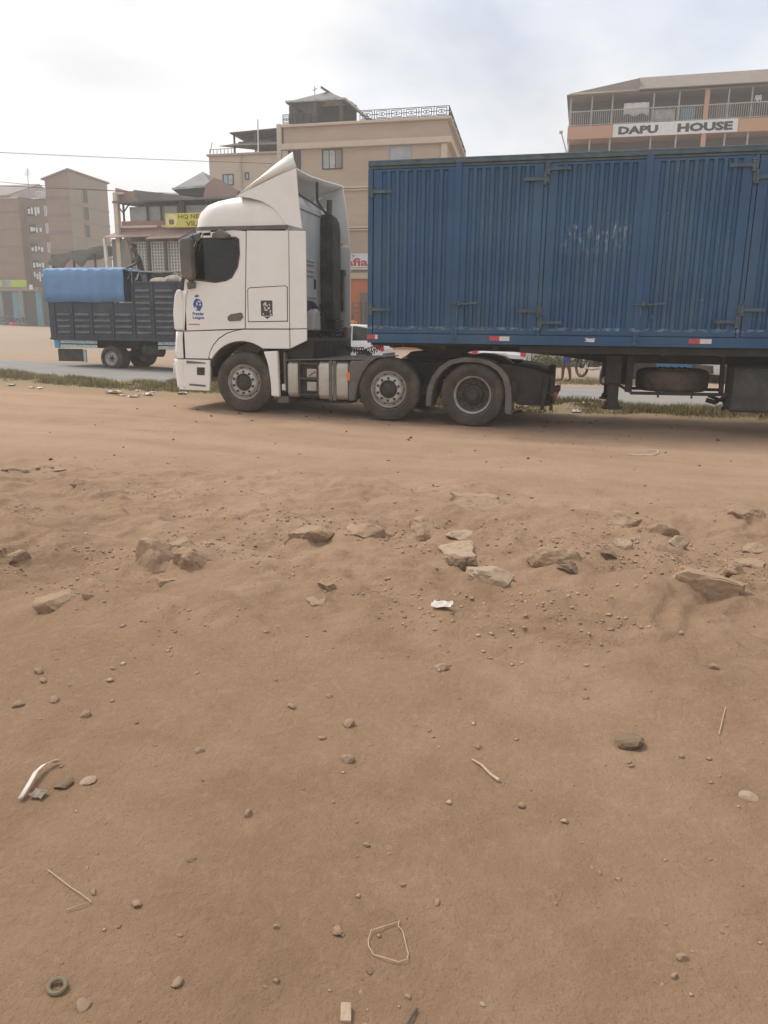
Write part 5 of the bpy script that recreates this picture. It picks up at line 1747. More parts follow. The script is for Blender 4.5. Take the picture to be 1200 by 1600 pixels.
for x0, x1 in ((-22.38, -21.62), (-21.35, -20.62), (-20.42, -19.3)):
    for k in range(int((x1 - x0) / .155) + 1):
        x = x0 + k * .155
        g = G(); g.box(x - .018, x + .018, RY + .58, RY + .605, 4.15, 5.56)
        g.build('lattice_bar', M['lattice'], rs_)
    for k in range(10):
        z = 4.2 + k * .15
        g = G(); g.box(x0, x1, RY + .606, RY + .63, z - .016, z + .016)
        g.build('lattice_bar', M['lattice'], rs_)
for x in (-21.5, -20.52, -19.2):
    g = G(); g.box(x - .06, x + .06, RY + .5, RY + .7, zr, 5.62)
    g.build('lattice_post', M['timber'], rs_)
g = G(); g.box(-22.42, -19.2, RY + .5, RY + .66, 4.0, 4.12)
g.build('sill', M['grey_wall'], rs_)
g = G(); g.box(-23.0, -15.2, RY + 2.5, RY + 2.6, 6.252, 7.9)
g.build('upstairs_wall', M['grey_panel'], rs_)
# yellow sign board
sgn = thing('signboard', (-18.6, RY + .05, 6.15), 'yellow signboard with olive lettering and round emblem on the restaurant parapet', 'sign')
g = G(); g.box(-20.14, -17.2, RY - .02, RY + .05, 6.15, 6.80)
g.build('board', M['yellow_sign'], sgn)
g = G(); g.cyl((-19.80, RY - .021, 6.47), (-19.80, RY - .031, 6.47), .29, n=28)
g.build('emblem_ring', mat('pale_yellow', (0.66, 0.63, 0.30), 0.6), sgn)
g = G()
g.prism([(-19.92, 6.28), (-19.68, 6.28), (-19.66, 6.45), (-19.73, 6.55), (-19.80, 6.48), (-19.88, 6.55), (-19.95, 6.45)], RY - .036, RY - .032)
g.build('emblem_figure', M['sign_olive'], sgn)
text('lettering', 'HQ NEADOS', M['sign_olive'], sgn, -19.44, -17.35, 6.50, 6.74, RY - .021, .006, .03)
text('lettering', 'VILLA', M['sign_olive'], sgn, -19.05, -17.95, 6.20, 6.43, RY - .021, .006, .03)
# roofed roof-terrace shelters beside it
sh = thing('roof_pavilion', (-17.5, RY + 3, 7.5), 'grey pyramid roofed pavilion with a red roof behind the truck cab', 'pavilion')
g = G()
ea, eb, ec, ed = (-20.78, 38.0, 8.27), (-18.55, 38.0, 8.36), (-18.3, 41.8, 8.4), (-21.2, 41.8, 8.3)
ap = (-20.05, 40.0, 9.42)
g.add([ea, eb, ec, ed, ap], [(0, 1, 4), (1, 2, 4), (2, 3, 4), (3, 0, 4), (3, 2, 1, 0)])
g.build('roof', M['roof_grey'], sh)
g = G(); g.add([ea, eb, (-19.0, 38.5, 7.75), (-20.3, 38.5, 7.85)], [(0, 1, 2, 3)]); g.add([ea, (-20.3, 38.5, 7.85), (-20.6, 41.5, 7.9), ed], [(0, 1, 2, 3)])  # fascia narrows down into a dark sheet drawn as the eave's shadow
g.build('fascia', M['timber'], sh, solid=.05)
g = G(); g.bar((ea[0], 37.97, 8.26), (eb[0], 37.97, 8.35), .05, .10)
g.build('gutter', M['curtain'], sh)
rd = [(-18.61, 37, 7.51), (-18.43, 37, 8.24), (-17.94, 37, 8.52), (-17.61, 37, 8.42), (-16.68, 37, 7.90), (-16.82, 37, 7.67), (-18.47, 37, 7.42)]
g = G(); g.add(rd + [(x + .3, y + 3, z - .5) for x, y, z in rd[1:5]], [(0, 1, 2, 3, 4, 5, 6), (1, 7, 8, 2), (2, 8, 9, 3), (3, 9, 10, 4)])
g.build('red_roof', M['lean_roof'], sh)
g = G()
for x, y in ((-20.3, 38.4), (-18.7, 38.4), (-20.9, 41.4), (-18.6, 41.4)):
    g.box(x - .08, x + .08, y - .08, y + .08, 7.4, 8.3)
pp = g.build('posts', M['timber'], sh); pp['kind'] = 'stuff'
# shelter with a sagging net left of the restaurant
M['net'] = mat('sagging_shade_net', (0.135, 0.14, 0.115), 0.95, 0, 0.2, 1.5)
nt = thing('shade_shelter', (-26.5, 38.5, gz(-26, 38.5)), 'pole shelter with a sagging grey green shade net behind the lorry', 'shelter')
rows = []
for i in range(13):
    x = -28.4 + 3.55 * i / 12
    zt = 5.10 + .5 * i / 12 + .035 * math.sin(i * 1.4) + .02 * math.sin(i * 3)
    zl = zt - (.45, .62, .85, .8, .5, .42, .7, .95, .6, .4, .35, .55, .5)[i]
    rows.append([(x, 37.9, zl), (x, 37.95, (zt + zl) / 2 + .05), (x, 38.0, zt), (x, 39.5, zt + .1), (x, 41, zt - .05)])
g = G(); g.grid(rows)
g.build('net', M['net'], nt, smooth_=True, solid=.03)
for x in (-28.2, -26.9, -25.6, -24.95):
    g = G(); g.bar((x, 38.0, gz(x, 38)), (x + .05, 38.0, 5.1 + (x + 28.4) * .12), .09, .09)
    g.build('pole', M['timber'], nt)
g = G(); g.box(-28.3, -25.0, 40.9, 41.0, gz(-27, 41), 4.4)
g.build('back_wall', M['grey_wall'], nt)

# --- tan building with roof terrace
M['tan'] = mat('tan_rendered_wall', (0.46, 0.35, 0.255), 0.9, 0, 0.07, .5, dirt=((0.36, 0.255, 0.18), 0.65, .6), streak=(.5, 1, 2.2))
M['cream'] = mat('cream_cornice', (0.56, 0.455, 0.335), 0.9, 0, 0.06, 1)
M['cream_wall'] = mat('cream_pink_wall', (0.53, 0.435, 0.335), 0.9, 0, 0.05, .5, dirt=((0.43, 0.34, 0.26), 0.4, .6))
M['orange'] = mat('orange_shop_wall', (0.55, 0.15, 0.035), 0.8, 0, 0.10, 1)
M['steel_rail'] = mat('dark_railing_steel', (0.04, 0.038, 0.036), 0.6)
M['thatch'] = mat('grey_brown_thatch', (0.115, 0.098, 0.085), 0.95, 0, 0.25, 3, bump=.4, bscale=12)
TYT = 48.0
zt = gz(-14, 48)
tb = thing('tan_building', (-13.5, TYT + 6, zt), 'tan four storey building with railed roof terrace behind the truck', 'building')
g = G()
g.prism([(-18.6, TYT + .1), (-8.42, TYT + .1), (-9.2, 59.8), (-18.6, 59.8)], zt - .5, 13.40, 'z')
g.build('wall', M['tan'], tb)


def ring_band(name, z0, z1, out, m):
    g = G()
    g.prism([(-18.68, TYT + .1 - out), (-8.42 + out, TYT + .1 - out), (-9.2 + out, 59.8), (-9.3, 59.8), (-8.5, TYT + .3), (-18.68, TYT + .3)], z0, z1, 'z')
    return g.build(name, m, tb, bevel=.02)


ring_band('cornice', 12.03, 12.36, .28, M['cream'])
ring_band('parapet_cap', 13.30, 13.45, .22, M['cream'])
for z in (9.59, 7.29):
    ring_band('cornice', z, z + .10, .14, M['cream']); ring_band('cornice', z + .13, z + .22, .22, M['cream'])
ring_band('shop_beam', 4.43, 4.80, .25, M['cream'])
for x in (-18.66, -8.75):
    g = G(); g.box(x, x + .35, TYT - .05, TYT + .09, 4.8, 12.0)
    g.build('pilaster', M['cream'], tb)
for x in (-16.12, -11.91, -14.0):
    for z in (10.85, 8.2, 5.95):
        if x == -14.0 and z > 6:
            continue
        if x == -14.0:
            continue
        if x == -11.91:
            window(tb, x, x + 1.35, z + .2, z + 1.15, TYT + .1, M['grey_sign'], M['grey_sign'], t=.05, mull=0)
        else:
            window(tb, x, x + 1.3, z, z + 1.15, TYT + .1, M['cab_dark'], [M['grey_sign'], M['curtain'], M['grey_wall']], t=.07, mull=2)
g = G(); g.box(-18.4, -17.5, TYT + .04, TYT + .09, 10.3, 12.0)
g.build('recess', M['opening'], tb)
# shop front
g = G(); g.box(-18.5, -8.6, TYT + .02, TYT + .095, zt - .3, 4.42)
g.build('shop_wall', M['orange'], tb)
g = G(); g.box(-13.65, -11.8, TYT - .03, TYT + .015, zt, 3.60)
dr = g.build('door', M['dark_wall'], tb)
for k in range(6):
    g = G(); g.box(-13.6 + k * .3, -13.58 + k * .3 + .03, TYT - .06, TYT - .032, zt, 3.05)
    g.build('grille_bar', M['opening'], dr)
g = G()
for k in range(6):
    g.box(-14.05, -13.62, TYT - .4, TYT - .36, 2.95 - k * .30, 3.0 - k * .30)
for x in (-14.05, -13.66):
    g.box(x, x + .04, TYT - .4, TYT - .36, zt, 3.05)
o = g.build('crate_rack', M['dark_wall'], None)
tag(o, 'red brown slatted rack beside the orange shop door', 'rack')
ms = thing('shop_sign', (-13.5, TYT - .2, 4.9), 'white shop sign with red lettering above the orange shop front', 'sign')
g = G(); g.box(-16.6, -11.0, TYT - .25, TYT - .16, 4.98, 5.92)
g.build('board', M['laundry'], ms)
text('lettering', 'Mafia', M['ink_red'], ms, -15.25, -13.1, 5.18, 5.66, TYT - .252, .006, .03)
text('lettering', 'CITY', M['ink_dark'], ms, -14.75, -13.88, 5.70, 5.84, TYT - .252, .006, .01)
g = G(); g.box(-15.2, -13.1, TYT - .256, TYT - .2515, 5.07, 5.10)
g.build('sign_rule', M['ink_red'], ms)
# balustrade
def rail_panel(p, q, z0, z1):
    p = Vector((p[0], p[1], 0)); q = Vector((q[0], q[1], 0)); d = q - p
    def P(t, z):
        a = p + d * t; return (a.x, a.y, z0 + (z1 - z0) * z)
    g = G(); w = .035
    for (a, b_) in (((0, 0), (0, 1)), ((1, 0), (1, 1)), ((0, 1), (1, 1)), ((0, .06), (1, .06)), ((.16, .18), (.84, .18)), ((.16, .86), (.84, .86)), ((.16, .18), (.16, .86)), ((.84, .18), (.84, .86)), ((.0, .52), (.32, .52)), ((.68, .52), (1, .52))):
        g.bar(P(*a), P(*b_), w, w)
    for cx_ in (.42, .58):
        g.tube([P(cx_ + .12 * math.cos(k * PI / 5), .52 + .16 * math.sin(k * PI / 5)) for k in range(10)], .02, 5, closed=True)
    return g.build('balustrade_panel', M['steel_rail'], tb)


for k in range(6):
    rail_panel((-13.68 + k * .892, TYT - .1), (-13.68 + (k + 1) * .892, TYT - .1), 13.45, 13.98)
for k in range(6):
    a = Vector((-8.33, TYT - .1, 0)); b_ = Vector((-9.1, 59.7, 0))
    p_ = a.lerp(b_, k / 6); q_ = a.lerp(b_, (k + 1) / 6)
    rail_panel(p_, q_, 13.45, 13.98)
for k in range(5):
    rail_panel((-18.55 + k * .45, TYT - .1), (-18.55 + (k + 1) * .45, TYT - .1), 13.45, 14.0)
# roof pavilion on top
rp = thing('rooftop_gazebo', (-16.3, TYT + 2.5, 13.4), 'dark gazebo with a peaked tin roof on the tan building terrace', 'gazebo')
PY0, PY1 = TYT + .8, TYT + 5.5
g = G()
r0 = [(-18.7, PY0, 14.95), (-14.85, PY0, 14.92), (-13.2, PY1, 13.75), (-18.6, PY1, 15.0)]
apx = (-16.35, PY0 + 1.2, 15.72)
g.add([r0[0], r0[1], apx, (-15.8, PY1, 16.0), r0[3], (-13.45, PY0 + 2.5, 13.75)], [(0, 1, 2), (1, 5, 3, 2), (0, 2, 3, 4)])
g.build('roof', M['roof_grey'], rp, solid=.08)
g = G(); g.bar((-16.75, PY0 + 1.0, 15.95), (-13.45, PY0 + 2.4, 14.0), .30, .06)
g.build('ridge_sheet', M['roof_grey'], rp)
g = G(); g.bar((-18.7, PY0 - .03, 14.96), (-14.85, PY0 - .03, 14.94), .06, .10); g.bar((-14.85, PY0 - .03, 14.94), (-13.4, PY0 + 2.4, 13.8), .06, .10)
g.build('fascia', M['curtain'], rp)
for x, y in ((-18.4, PY0 + .1), (-15.15, PY0 + .1), (-18.3, PY1 - .2), (-14.2, PY1 - .2), (-16.8, PY0 + .1)):
    g = G(); g.box(x - .09, x + .09, y - .09, y + .09, 13.4, 15.0 if x < -14.5 else 14.2)
    g.build('post', M['timber'], rp)
g = G(); g.box(-19.0, -14.75, PY0 + 2.0, PY0 + 2.1, 13.4, 15.1)
g.build('back_wall', M['timber'], rp)
g = G(); g.add([(-18.35, PY0 + .3, 14.9), (-16.2, PY0 + .3, 14.9), (-16.9, PY0 + .35, 14.35), (-17.0, PY0 + .4, 13.5), (-17.4, PY0 + .35, 14.3)], [(0, 1, 2, 4), (2, 3, 4)])
g.build('curtain', M['thatch'], rp, solid=.03)
g = G(); g.cyl((-17.35, PY0 + 1.6, 15.2), (-17.35, PY0 + 1.6, 16.2), .025, n=6); g.bar((-17.5, PY0 + 1.6, 15.95), (-17.2, PY0 + 1.6, 16.05), .03, .03)
g.build('aerial', M['steel_rail'], rp)
# lower wing with canopies
wg = thing('cream_wing', (-21.2, TYT + 4, zt), 'cream three storey wing with roof canopies left of the tan building', 'building')
g = G(); g.box(-23.65, -18.69, TYT + .1, 58, zt - .5, 11.88)
g.build('wall', M['cream_wall'], wg)
g = G(); g.box(-23.75, -18.69, TYT - .05, 58, 11.882, 12.0)
g.build('parapet_cap', M['tan'], wg, bevel=.01)
g = G(); g.box(-18.98, -18.70, TYT - .1, TYT + .09, 10.2, 13.5)
g.build('pilaster', M['cream_wall'], wg)
window(wg, -22.75, -22.0, 10.15, 10.82, TYT + .1, M['timber'], [mat('pale_blue_glass', (0.25, 0.40, 0.46), 0.3), M['curtain']], t=.06, mull=1)
window(wg, -21.22, -20.95, 10.45, 10.88, TYT + .1, M['timber'], M['curtain'], t=.06, mull=0)
for z in (7.4, 4.6):
    window(wg, -22.75, -21.6, z, z + 1.1, TYT + .1, M['timber'], M['curtain'], t=.06, mull=1)
g = G(); g.cyl((-21.45, TYT, 7), (-21.45, TYT, 11.85), .05, n=8)
g.build('drain_pipe', M['tan'], wg)
g = G()
for k in range(8):
    g.bar((-23.6 + k * .25, TYT + .15, 12.0), (-23.6 + k * .25, TYT + .15, 12.3), .03, .03)
g.bar((-23.6, TYT + .15, 12.3), (-21.8, TYT + .15, 12.32), .03, .03); g.bar((-23.6, TYT + .15, 12.0), (-23.4, TYT + .15, 12.75), .03, .03)
g.build('railing', M['steel_rail'], wg)
slab('canopy_roof', [(-22.6, TYT + 1.0, 13.38), (-18.75, TYT + 1.0, 13.52), (-18.75, TYT + 4.5, 13.55), (-22.2, TYT + 4.5, 13.2)], .07, M['thatch'], wg)
slab('canopy_roof', [(-22.3, TYT + 1.6, 12.95), (-18.75, TYT + 1.6, 13.1), (-18.75, TYT + 4.8, 13.1), (-21.8, TYT + 4.8, 12.9)], .06, M['thatch'], wg)
g = G()
g.add([(-23.1, TYT + .5, 12.58), (-18.75, TYT + .5, 12.52), (-20.4, TYT + 1.6, 13.08), (-21.0, TYT + 4, 12.9), (-18.75, TYT + 3, 12.9)], [(0, 1, 2), (0, 2, 3), (1, 4, 2), (2, 4, 3)])
g.build('shade_sail', M['thatch'], wg, solid=.03)
g = G()
for x, zt_ in ((-22.35, 13.3), (-19.0, 13.4), (-20.9, 13.35)):
    g = G(); g.box(x - .05, x + .05, TYT + 1.1, TYT + 1.2, 12.0, zt_)
    g.build('canopy_post', M['timber'], wg)
g = G(); g.box(-22.2, -18.8, TYT + 4.6, TYT + 4.7, 12.0, 12.85)
g.build('back_screen', M['timber'], wg)
g = G(); g.cyl((-20.42, TYT + .4, 12.0), (-20.40, TYT + .4, 13.95), .045, n=8)
g.build('mast', M['laundry'], wg)

# --- balcony block at the right
M['peach'] = mat('peach_balcony_band', (0.50, 0.285, 0.17), 0.85, 0, 0.08, .8, dirt=((0.40, 0.24, 0.16), 0.4, .8))
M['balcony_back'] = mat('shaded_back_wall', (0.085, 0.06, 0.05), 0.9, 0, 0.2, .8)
M['roof_fawn'] = mat('fawn_sheet_roof', (0.265, 0.215, 0.18), 0.75, 0, 0.10, .6, dirt=((0.20, 0.165, 0.14), .5, .8))
M['rail_pale'] = mat('pale_railing', (0.40, 0.36, 0.33), 0.7)
DY = 58.0
dz = gz(6, 58)
db = thing('balcony_house', (6, DY + 5, dz), 'peach balcony house with white name board behind the trailer', 'building')
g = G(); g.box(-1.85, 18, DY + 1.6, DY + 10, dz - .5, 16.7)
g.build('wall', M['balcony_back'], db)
for fl in range(5):
    z = 14.06 - fl * 2.75
    g = G(); g.box(-1.92, 18.05, DY - .02, DY + 1.6, z, z + .80)
    g.build('balcony_band', M['peach'], db, bevel=.01)
    if fl < 3:
        g = G()
        x = -1.85
        while x < 18:
            g.box(x - .014, x + .014, DY + .05, DY + .08, z + .80, z + 1.72); x += .135
        g.box(-1.9, 18, DY + .03, DY + .1, z + 1.70, z + 1.76)
        g.box(-1.9, 18, DY + .03, DY + .1, z + .86, z + .90)
        rl = g.build('railing', M['rail_pale'], db); rl['kind'] = 'stuff'
for x in (-1.8, -.42, .90, 3.52, 5.11, 8.12, 9.51, 11.5, 13.5, 15.5):
    for z0, z1 in ((14.87, 16.70), (12.12, 14.05), (9.4, 11.3)):
        g = G(); g.box(x - .045, x + .045, DY + .10, DY + .19, z0, z1)
        g.build('post', M['rail_pale'], db)
for x in (6.66, 13.9):
    g = G(); g.box(x, x + .28, DY - .06, DY + .2, dz, 14.05); g.box(x, x + .28, DY + .0, DY + .2, 14.87, 16.7)
    g.build('pillar', M['peach'], db)
for fl in range(3):
    z = 14.15 - fl * 2.75
    for x in (-.9, 2.0, 4.3, 7.6, 10.2, 12.6):
        g = G(); g.box(x, x + .95, DY + 1.52, DY + 1.59, z, z + 2.1)
        g.build('door', M['dark_wall'] if int(x) % 2 else M['opening'], db)
        g = G(); g.box(x + 1.1, x + 1.9, DY + 1.54, DY + 1.59, z + .95, z + 2.0)
        wv = g.build('window', M['opening'], db)
# roof: hipped left part rising to a taller deep fascia
g = G()
q = [(-2.1, DY - .3, 16.74), (2.5, DY - .3, 16.80), (2.5, DY - .3, 17.55), (-2.05, DY - .3, 16.85)]
g.add([(-2.1, DY - .35, 16.76), (2.55, DY - .35, 16.78), (2.55, DY + .6, 17.66), (-2.0, DY + 5, 17.6), (-2.1, DY + 10, 16.8), (18.2, DY - .35, 16.78)], [(0, 1, 2), (0, 2, 3), (0, 3, 4)])
g.build('hip_roof', M['roof_fawn'], db, solid=.06)
slab('roof', [(2.5, DY - .4, 16.80), (18.3, DY - .4, 16.80), (18.3, DY + .55, 17.78), (2.5, DY + .55, 17.72)], .06, M['roof_fawn'], db)
g = G(); g.box(2.52, 18.2, DY + .5, DY + 10, 16.9, 17.72)
g.prism([(-1.95, 16.761), (2.52, 16.761), (2.52, 17.55), (-1.95, 16.85)], DY - .2, DY + 9)
g.build('roof_box', M['roof_fawn'], db)
g = G(); g.box(-1.95, 18.1, DY - .05, DY + 1.7, 16.70, 16.76)
g.build('ceiling', M['roof_fawn'], db)
nb = thing('name_board', (4.9, DY - .1, 14.2), 'white name board lettered DAPU HOUSE on the peach balcony', 'sign')
g = G(); g.box(1.05, 8.80, DY - .10, DY - .03, 14.06, 14.86)
g.build('board', M['laundry'], nb)
text('lettering', 'DAPU', M['opening'], nb, 1.40, 3.92, 14.20, 14.70, DY - .101, .008, .055)
text('lettering', 'HOUSE', M['opening'], nb, 5.12, 8.50, 14.18, 14.72, DY - .101, .008, .055)
for x0, x1, z0, z1, mm, lb in ((1.65, 3.25, 15.45, 16.2, 'laundry', 'white sheet drying on the left upper balcony'), (3.5, 4.9, 14.95, 15.7, 'curtain', 'grey blanket drying over the upper balcony railing'), (5.25, 6.15, 14.95, 15.75, 'teal', 'blue cloth drying beside the balcony pillar'), (9.7, 10.1, 15.9, 16.25, 'laundry', 'small white garment drying at the right balcony')):
    rows = []
    n_ = 12
    for k in range(4):
        rows.append([(x0 + (x1 - x0) * i / n_, DY + .28 + .04 * math.sin(i * 1.9 + k * .4), z1 - (z1 - z0) * k / 3 + .03 * math.sin(i * .9) * k) for i in range(n_ + 1)])
    g = G(); g.grid(rows)
    o = g.build('hanging_cloth', M[mm], None, smooth_=True, solid=.015)
    tag(o, lb, 'laundry')
g = G(); g.cyl((-1.85, DY - .8, 6), (-1.9, DY - .8, 13.2), .05, n=8); g.cyl((-1.9, DY - .8, 13.2), (-2.3, DY - .8, 14.35), .04, n=8); g.box(-2.42, -2.2, DY - .9, DY - .7, 14.3, 14.45)
o = g.build('street_pole', M['rail_pale'], None)
tag(o, 'thin leaning pole with small lamp left of the balcony house', 'pole')
# low sheds that close the street between the blocks
M['mabati'] = mat('dull_sheet_metal', (0.30, 0.27, 0.24), 0.7, 0, 0.15, .6)
for i, (x0, x1, y0, zt_, lb) in enumerate(((-48, -34, 66, 4.2, 'long low grey shed far behind the lorry'), (-33, -25, 60, 4.6, 'small low shed behind the restaurant'), (-8.0, -2.2, 66, 4.4, 'low shed in the gap behind the trailer front'))):
    sdn = thing('low_shed', ((x0 + x1) / 2, y0, gz((x0 + x1) / 2, y0)), lb, 'shed', None)
    zz_ = gz((x0 + x1) / 2, y0)
    g = G(); g.box(x0, x1, y0, y0 + 5, zz_ - .5, zt_)
    g.build('wall', M['cream_wall'] if i == 2 else M['grey_wall'], sdn)
    slab('roof', [(x0 - .3, y0 - .4, zt_), (x1 + .3, y0 - .4, zt_), (x1 + .3, y0 + 5.3, zt_ + .7), (x0 - .3, y0 + 5.3, zt_ + .7)], .06, M['mabati'], sdn)
    for x in np.linspace(x0 + .6, x1 - 1.6, max(2, int((x1 - x0) / 3))):
        g = G(); g.box(x, x + 1.0, y0 - .05, y0 - .005, zz_, zz_ + 2.1)
        g.build('door', M['dark_wall'], sdn)
# ---------------------------------------------------------------- cars
M['car_white'] = mat('white_car_paint', (0.72, 0.72, 0.72), 0.25, 0, 0.03, 1, spec=0.5)
M['car_blue'] = mat('blue_van_paint', (0.03, 0.20, 0.42), 0.3, 0, 0.08, 1, spec=0.5)


def make_car(name, loc, rz, label, paint, L=3.85, hw=.80, roof=1.46, van=False):
    """rear at local x=0, nose towards +x"""
    c = thing(name, loc, label, 'car' if not van else 'van')
    c.rotation_euler = (0, 0, rz)
    ORG[c.name] = (0, 0, 0)
    b = lambda g, nm, m, p=c, **k: g.build(nm, m, p, **k)
    belt = .95 if not van else 1.05
    if van:
        prof = [(0.0, .40, belt - .02, .94), (.06, .30, belt, .98), (.6, .26, belt, 1), (L - .9, .26, belt, 1), (L - .25, .28, belt - .1, .97), (L, .42, belt - .28, .85)]
        gh = [(.05, belt - .01, .93, .97), (.18, roof, .86, .97), (L - 1.3, roof, .86, .97), (L - .35, belt - .08, .92, .97)]
    else:
        prof = [(-.02, .42, .66, .90), (.02, .30, .70, .95), (.10, .27, belt - .06, .97), (.35, .25, belt, 1), (L * .5, .24, belt - .01, 1), (L - 1.05, .24, belt - .07, 1), (L - .35, .26, .78, .96), (L - .08, .30, .68, .88), (L, .38, .55, .80)]
        gh = [(.12, belt - .05, .90, .97), (.52, roof - .07, .80, .97), (.95, roof, .80, .97), (L * .5, roof + .01, .80, .97), (L - 1.75, roof - .06, .78, .97), (L - 1.0, belt - .07, .90, .97)]
    rows = []
    for x, z0, zb_, k in prof:
        h = hw * k
        rows.append([(x, -h * .92, z0), (x, -h, z0 + .10), (x, -h, zb_ - .22), (x, -h * .985, zb_ - .10), (x, -h * .93, zb_), (x, -h * .5, zb_ + .015), (x, 0, zb_ + .02), (x, h * .5, zb_ + .015), (x, h * .93, zb_), (x, h * .985, zb_ - .10), (x, h, zb_ - .22), (x, h, z0 + .10), (x, h * .92, z0)])
    g = G(); g.grid(rows, closed=True); g.fan(rows[0]); g.fan(rows[-1], True)
    body = b(g, 'body', paint, smooth_=True, angle=40)
    ORG[body.name] = (0, 0, 0)
    # glasshouse in glass with painted roof and pillars
    base = lambda x: float(np.interp(x, [p[0] for p in prof], [p[2] for p in prof])) - .01
    rows = []
    for x, zt_, kr, kb in gh:
        rows.append([(x, -hw * kb * .93, base(x)), (x, -hw * kr, max(zt_ - .05, base(x))), (x, -hw * kr * .85, max(zt_, base(x) + .005)), (x, hw * kr * .85, max(zt_, base(x) + .005)), (x, hw * kr, max(zt_ - .05, base(x))), (x, hw * kb * .93, base(x))])
    g = G(); g.grid(rows)
    b(g, 'windows', M['glass'], smooth_=True, angle=30)
    g = G()
    rr_ = [[(p[0], p[1], p[2] + .012) for p in r[1:5]] for r in rows[1:-1]]
    if len(rr_) > 1:
        g.grid(rr_)
    b(g, 'roof', paint, smooth_=True, solid=.02)
    g = G()
    for s in (-1, 1):
        for x0, x1 in ((gh[0][0], gh[1][0]), (gh[-1][0], gh[-2][0])):
            i = 0 if x0 == gh[0][0] else -1
            r0, r1 = (rows[0], rows[1]) if i == 0 else (rows[-1], rows[-2])
            k = 0 if s < 0 else 5
            k2 = 1 if s < 0 else 4
            g.bar(Vector(r0[k]) + Vector((0, s * .008, .01)), Vector(r1[k2]) + Vector((0, s * .008, .01)), .10, .04)
        for xm in (L * .28, L * .5):
            y0 = s * hw * .905; y1 = s * hw * (.80 if not van else .86)
            g.bar((xm, y0 + s * .012, belt - .02), (xm, y1 + s * .012, roof - .05), .10, .03)
    b(g, 'pillar', paint)
    # lamps, bumper, plates, wheels
    for s in (-1, 1):
        g = G()
        g.prism([(-.035, .63), (.02, .60), (.34, .78), (.36, .90), (.12, .93), (.02, .88)], s * hw * .995, s * hw * .80)
        b(g, 'tail_light', M['red_lens'], bevel=.01)
        g = G(); g.prism([(L - .32, .60), (L - .02, .52), (L - .06, .66), (L - .34, .74)], s * hw * .965, s * hw * .62)
        b(g, 'headlight', M['curtain'], bevel=.01)
    g = G(); g.box(-.07, .06, -hw * .93, hw * .93, .30, .54)
    b(g, 'bumper', M['cab_dark'], bevel=.03)
    g = G(); g.box(L - .12, L + .03, -hw * .82, hw * .82, .28, .48)
    b(g, 'bumper', M['cab_dark'], bevel=.03)
    g = G(); g.box(-.045, -.03, -.26, .26, .60, .71)
    b(g, 'number_plate', M['laundry'])
    r = .29 if not van else .33
    for x in (.62, L - .78):
        for s in (-1, 1):
            w = make_wheel('small', c, (x, s * hw * 1.005, r), face=-s, r=r, w=.19)
            w.location = (x, s * hw * 1.005, r)
            g = G(); g.cyl((x, s * hw * .80, r + .02), (x, s * hw * 1.001, r + .02), r + .045, n=28)
            b(g, 'wheel_well', M['cab_dark'])
    return c


make_car('car', (-6.38, 25.95, gz(-7, 25.9)), PI, 'white hatchback seen between the truck cab and the trailer front', M['car_white'])
make_car('car', (-2.56, 25.2, gz(-2.5, 25.9)), PI / 2, 'white car with red tail lights seen under the trailer nose', M['car_white'], hw=.86)
make_car('van', (1.30, 26.3, gz(3, 26)), 0.0, 'blue van glimpsed under the trailer above the spare wheel', M['car_blue'], L=3.6, hw=.8, roof=1.9, van=True)
make_car('car', (3.45, 25.4, gz(4, 25)), 0.5, 'white car glimpsed under the trailer right of the blue van', M['car_white'])

# ---------------------------------------------------------------- people
SKIN = mat('brown_skin', (0.115, 0.062, 0.040), 0.55, 0, 0.1, 4)
HAIR = mat('black_hair', (0.012, 0.010, 0.009), 0.8)
SHOE = mat('dark_shoe', (0.03, 0.027, 0.025), 0.7)


def cloth(name, c):
    return mat(name, c, 0.9, 0, 0.15, 6)


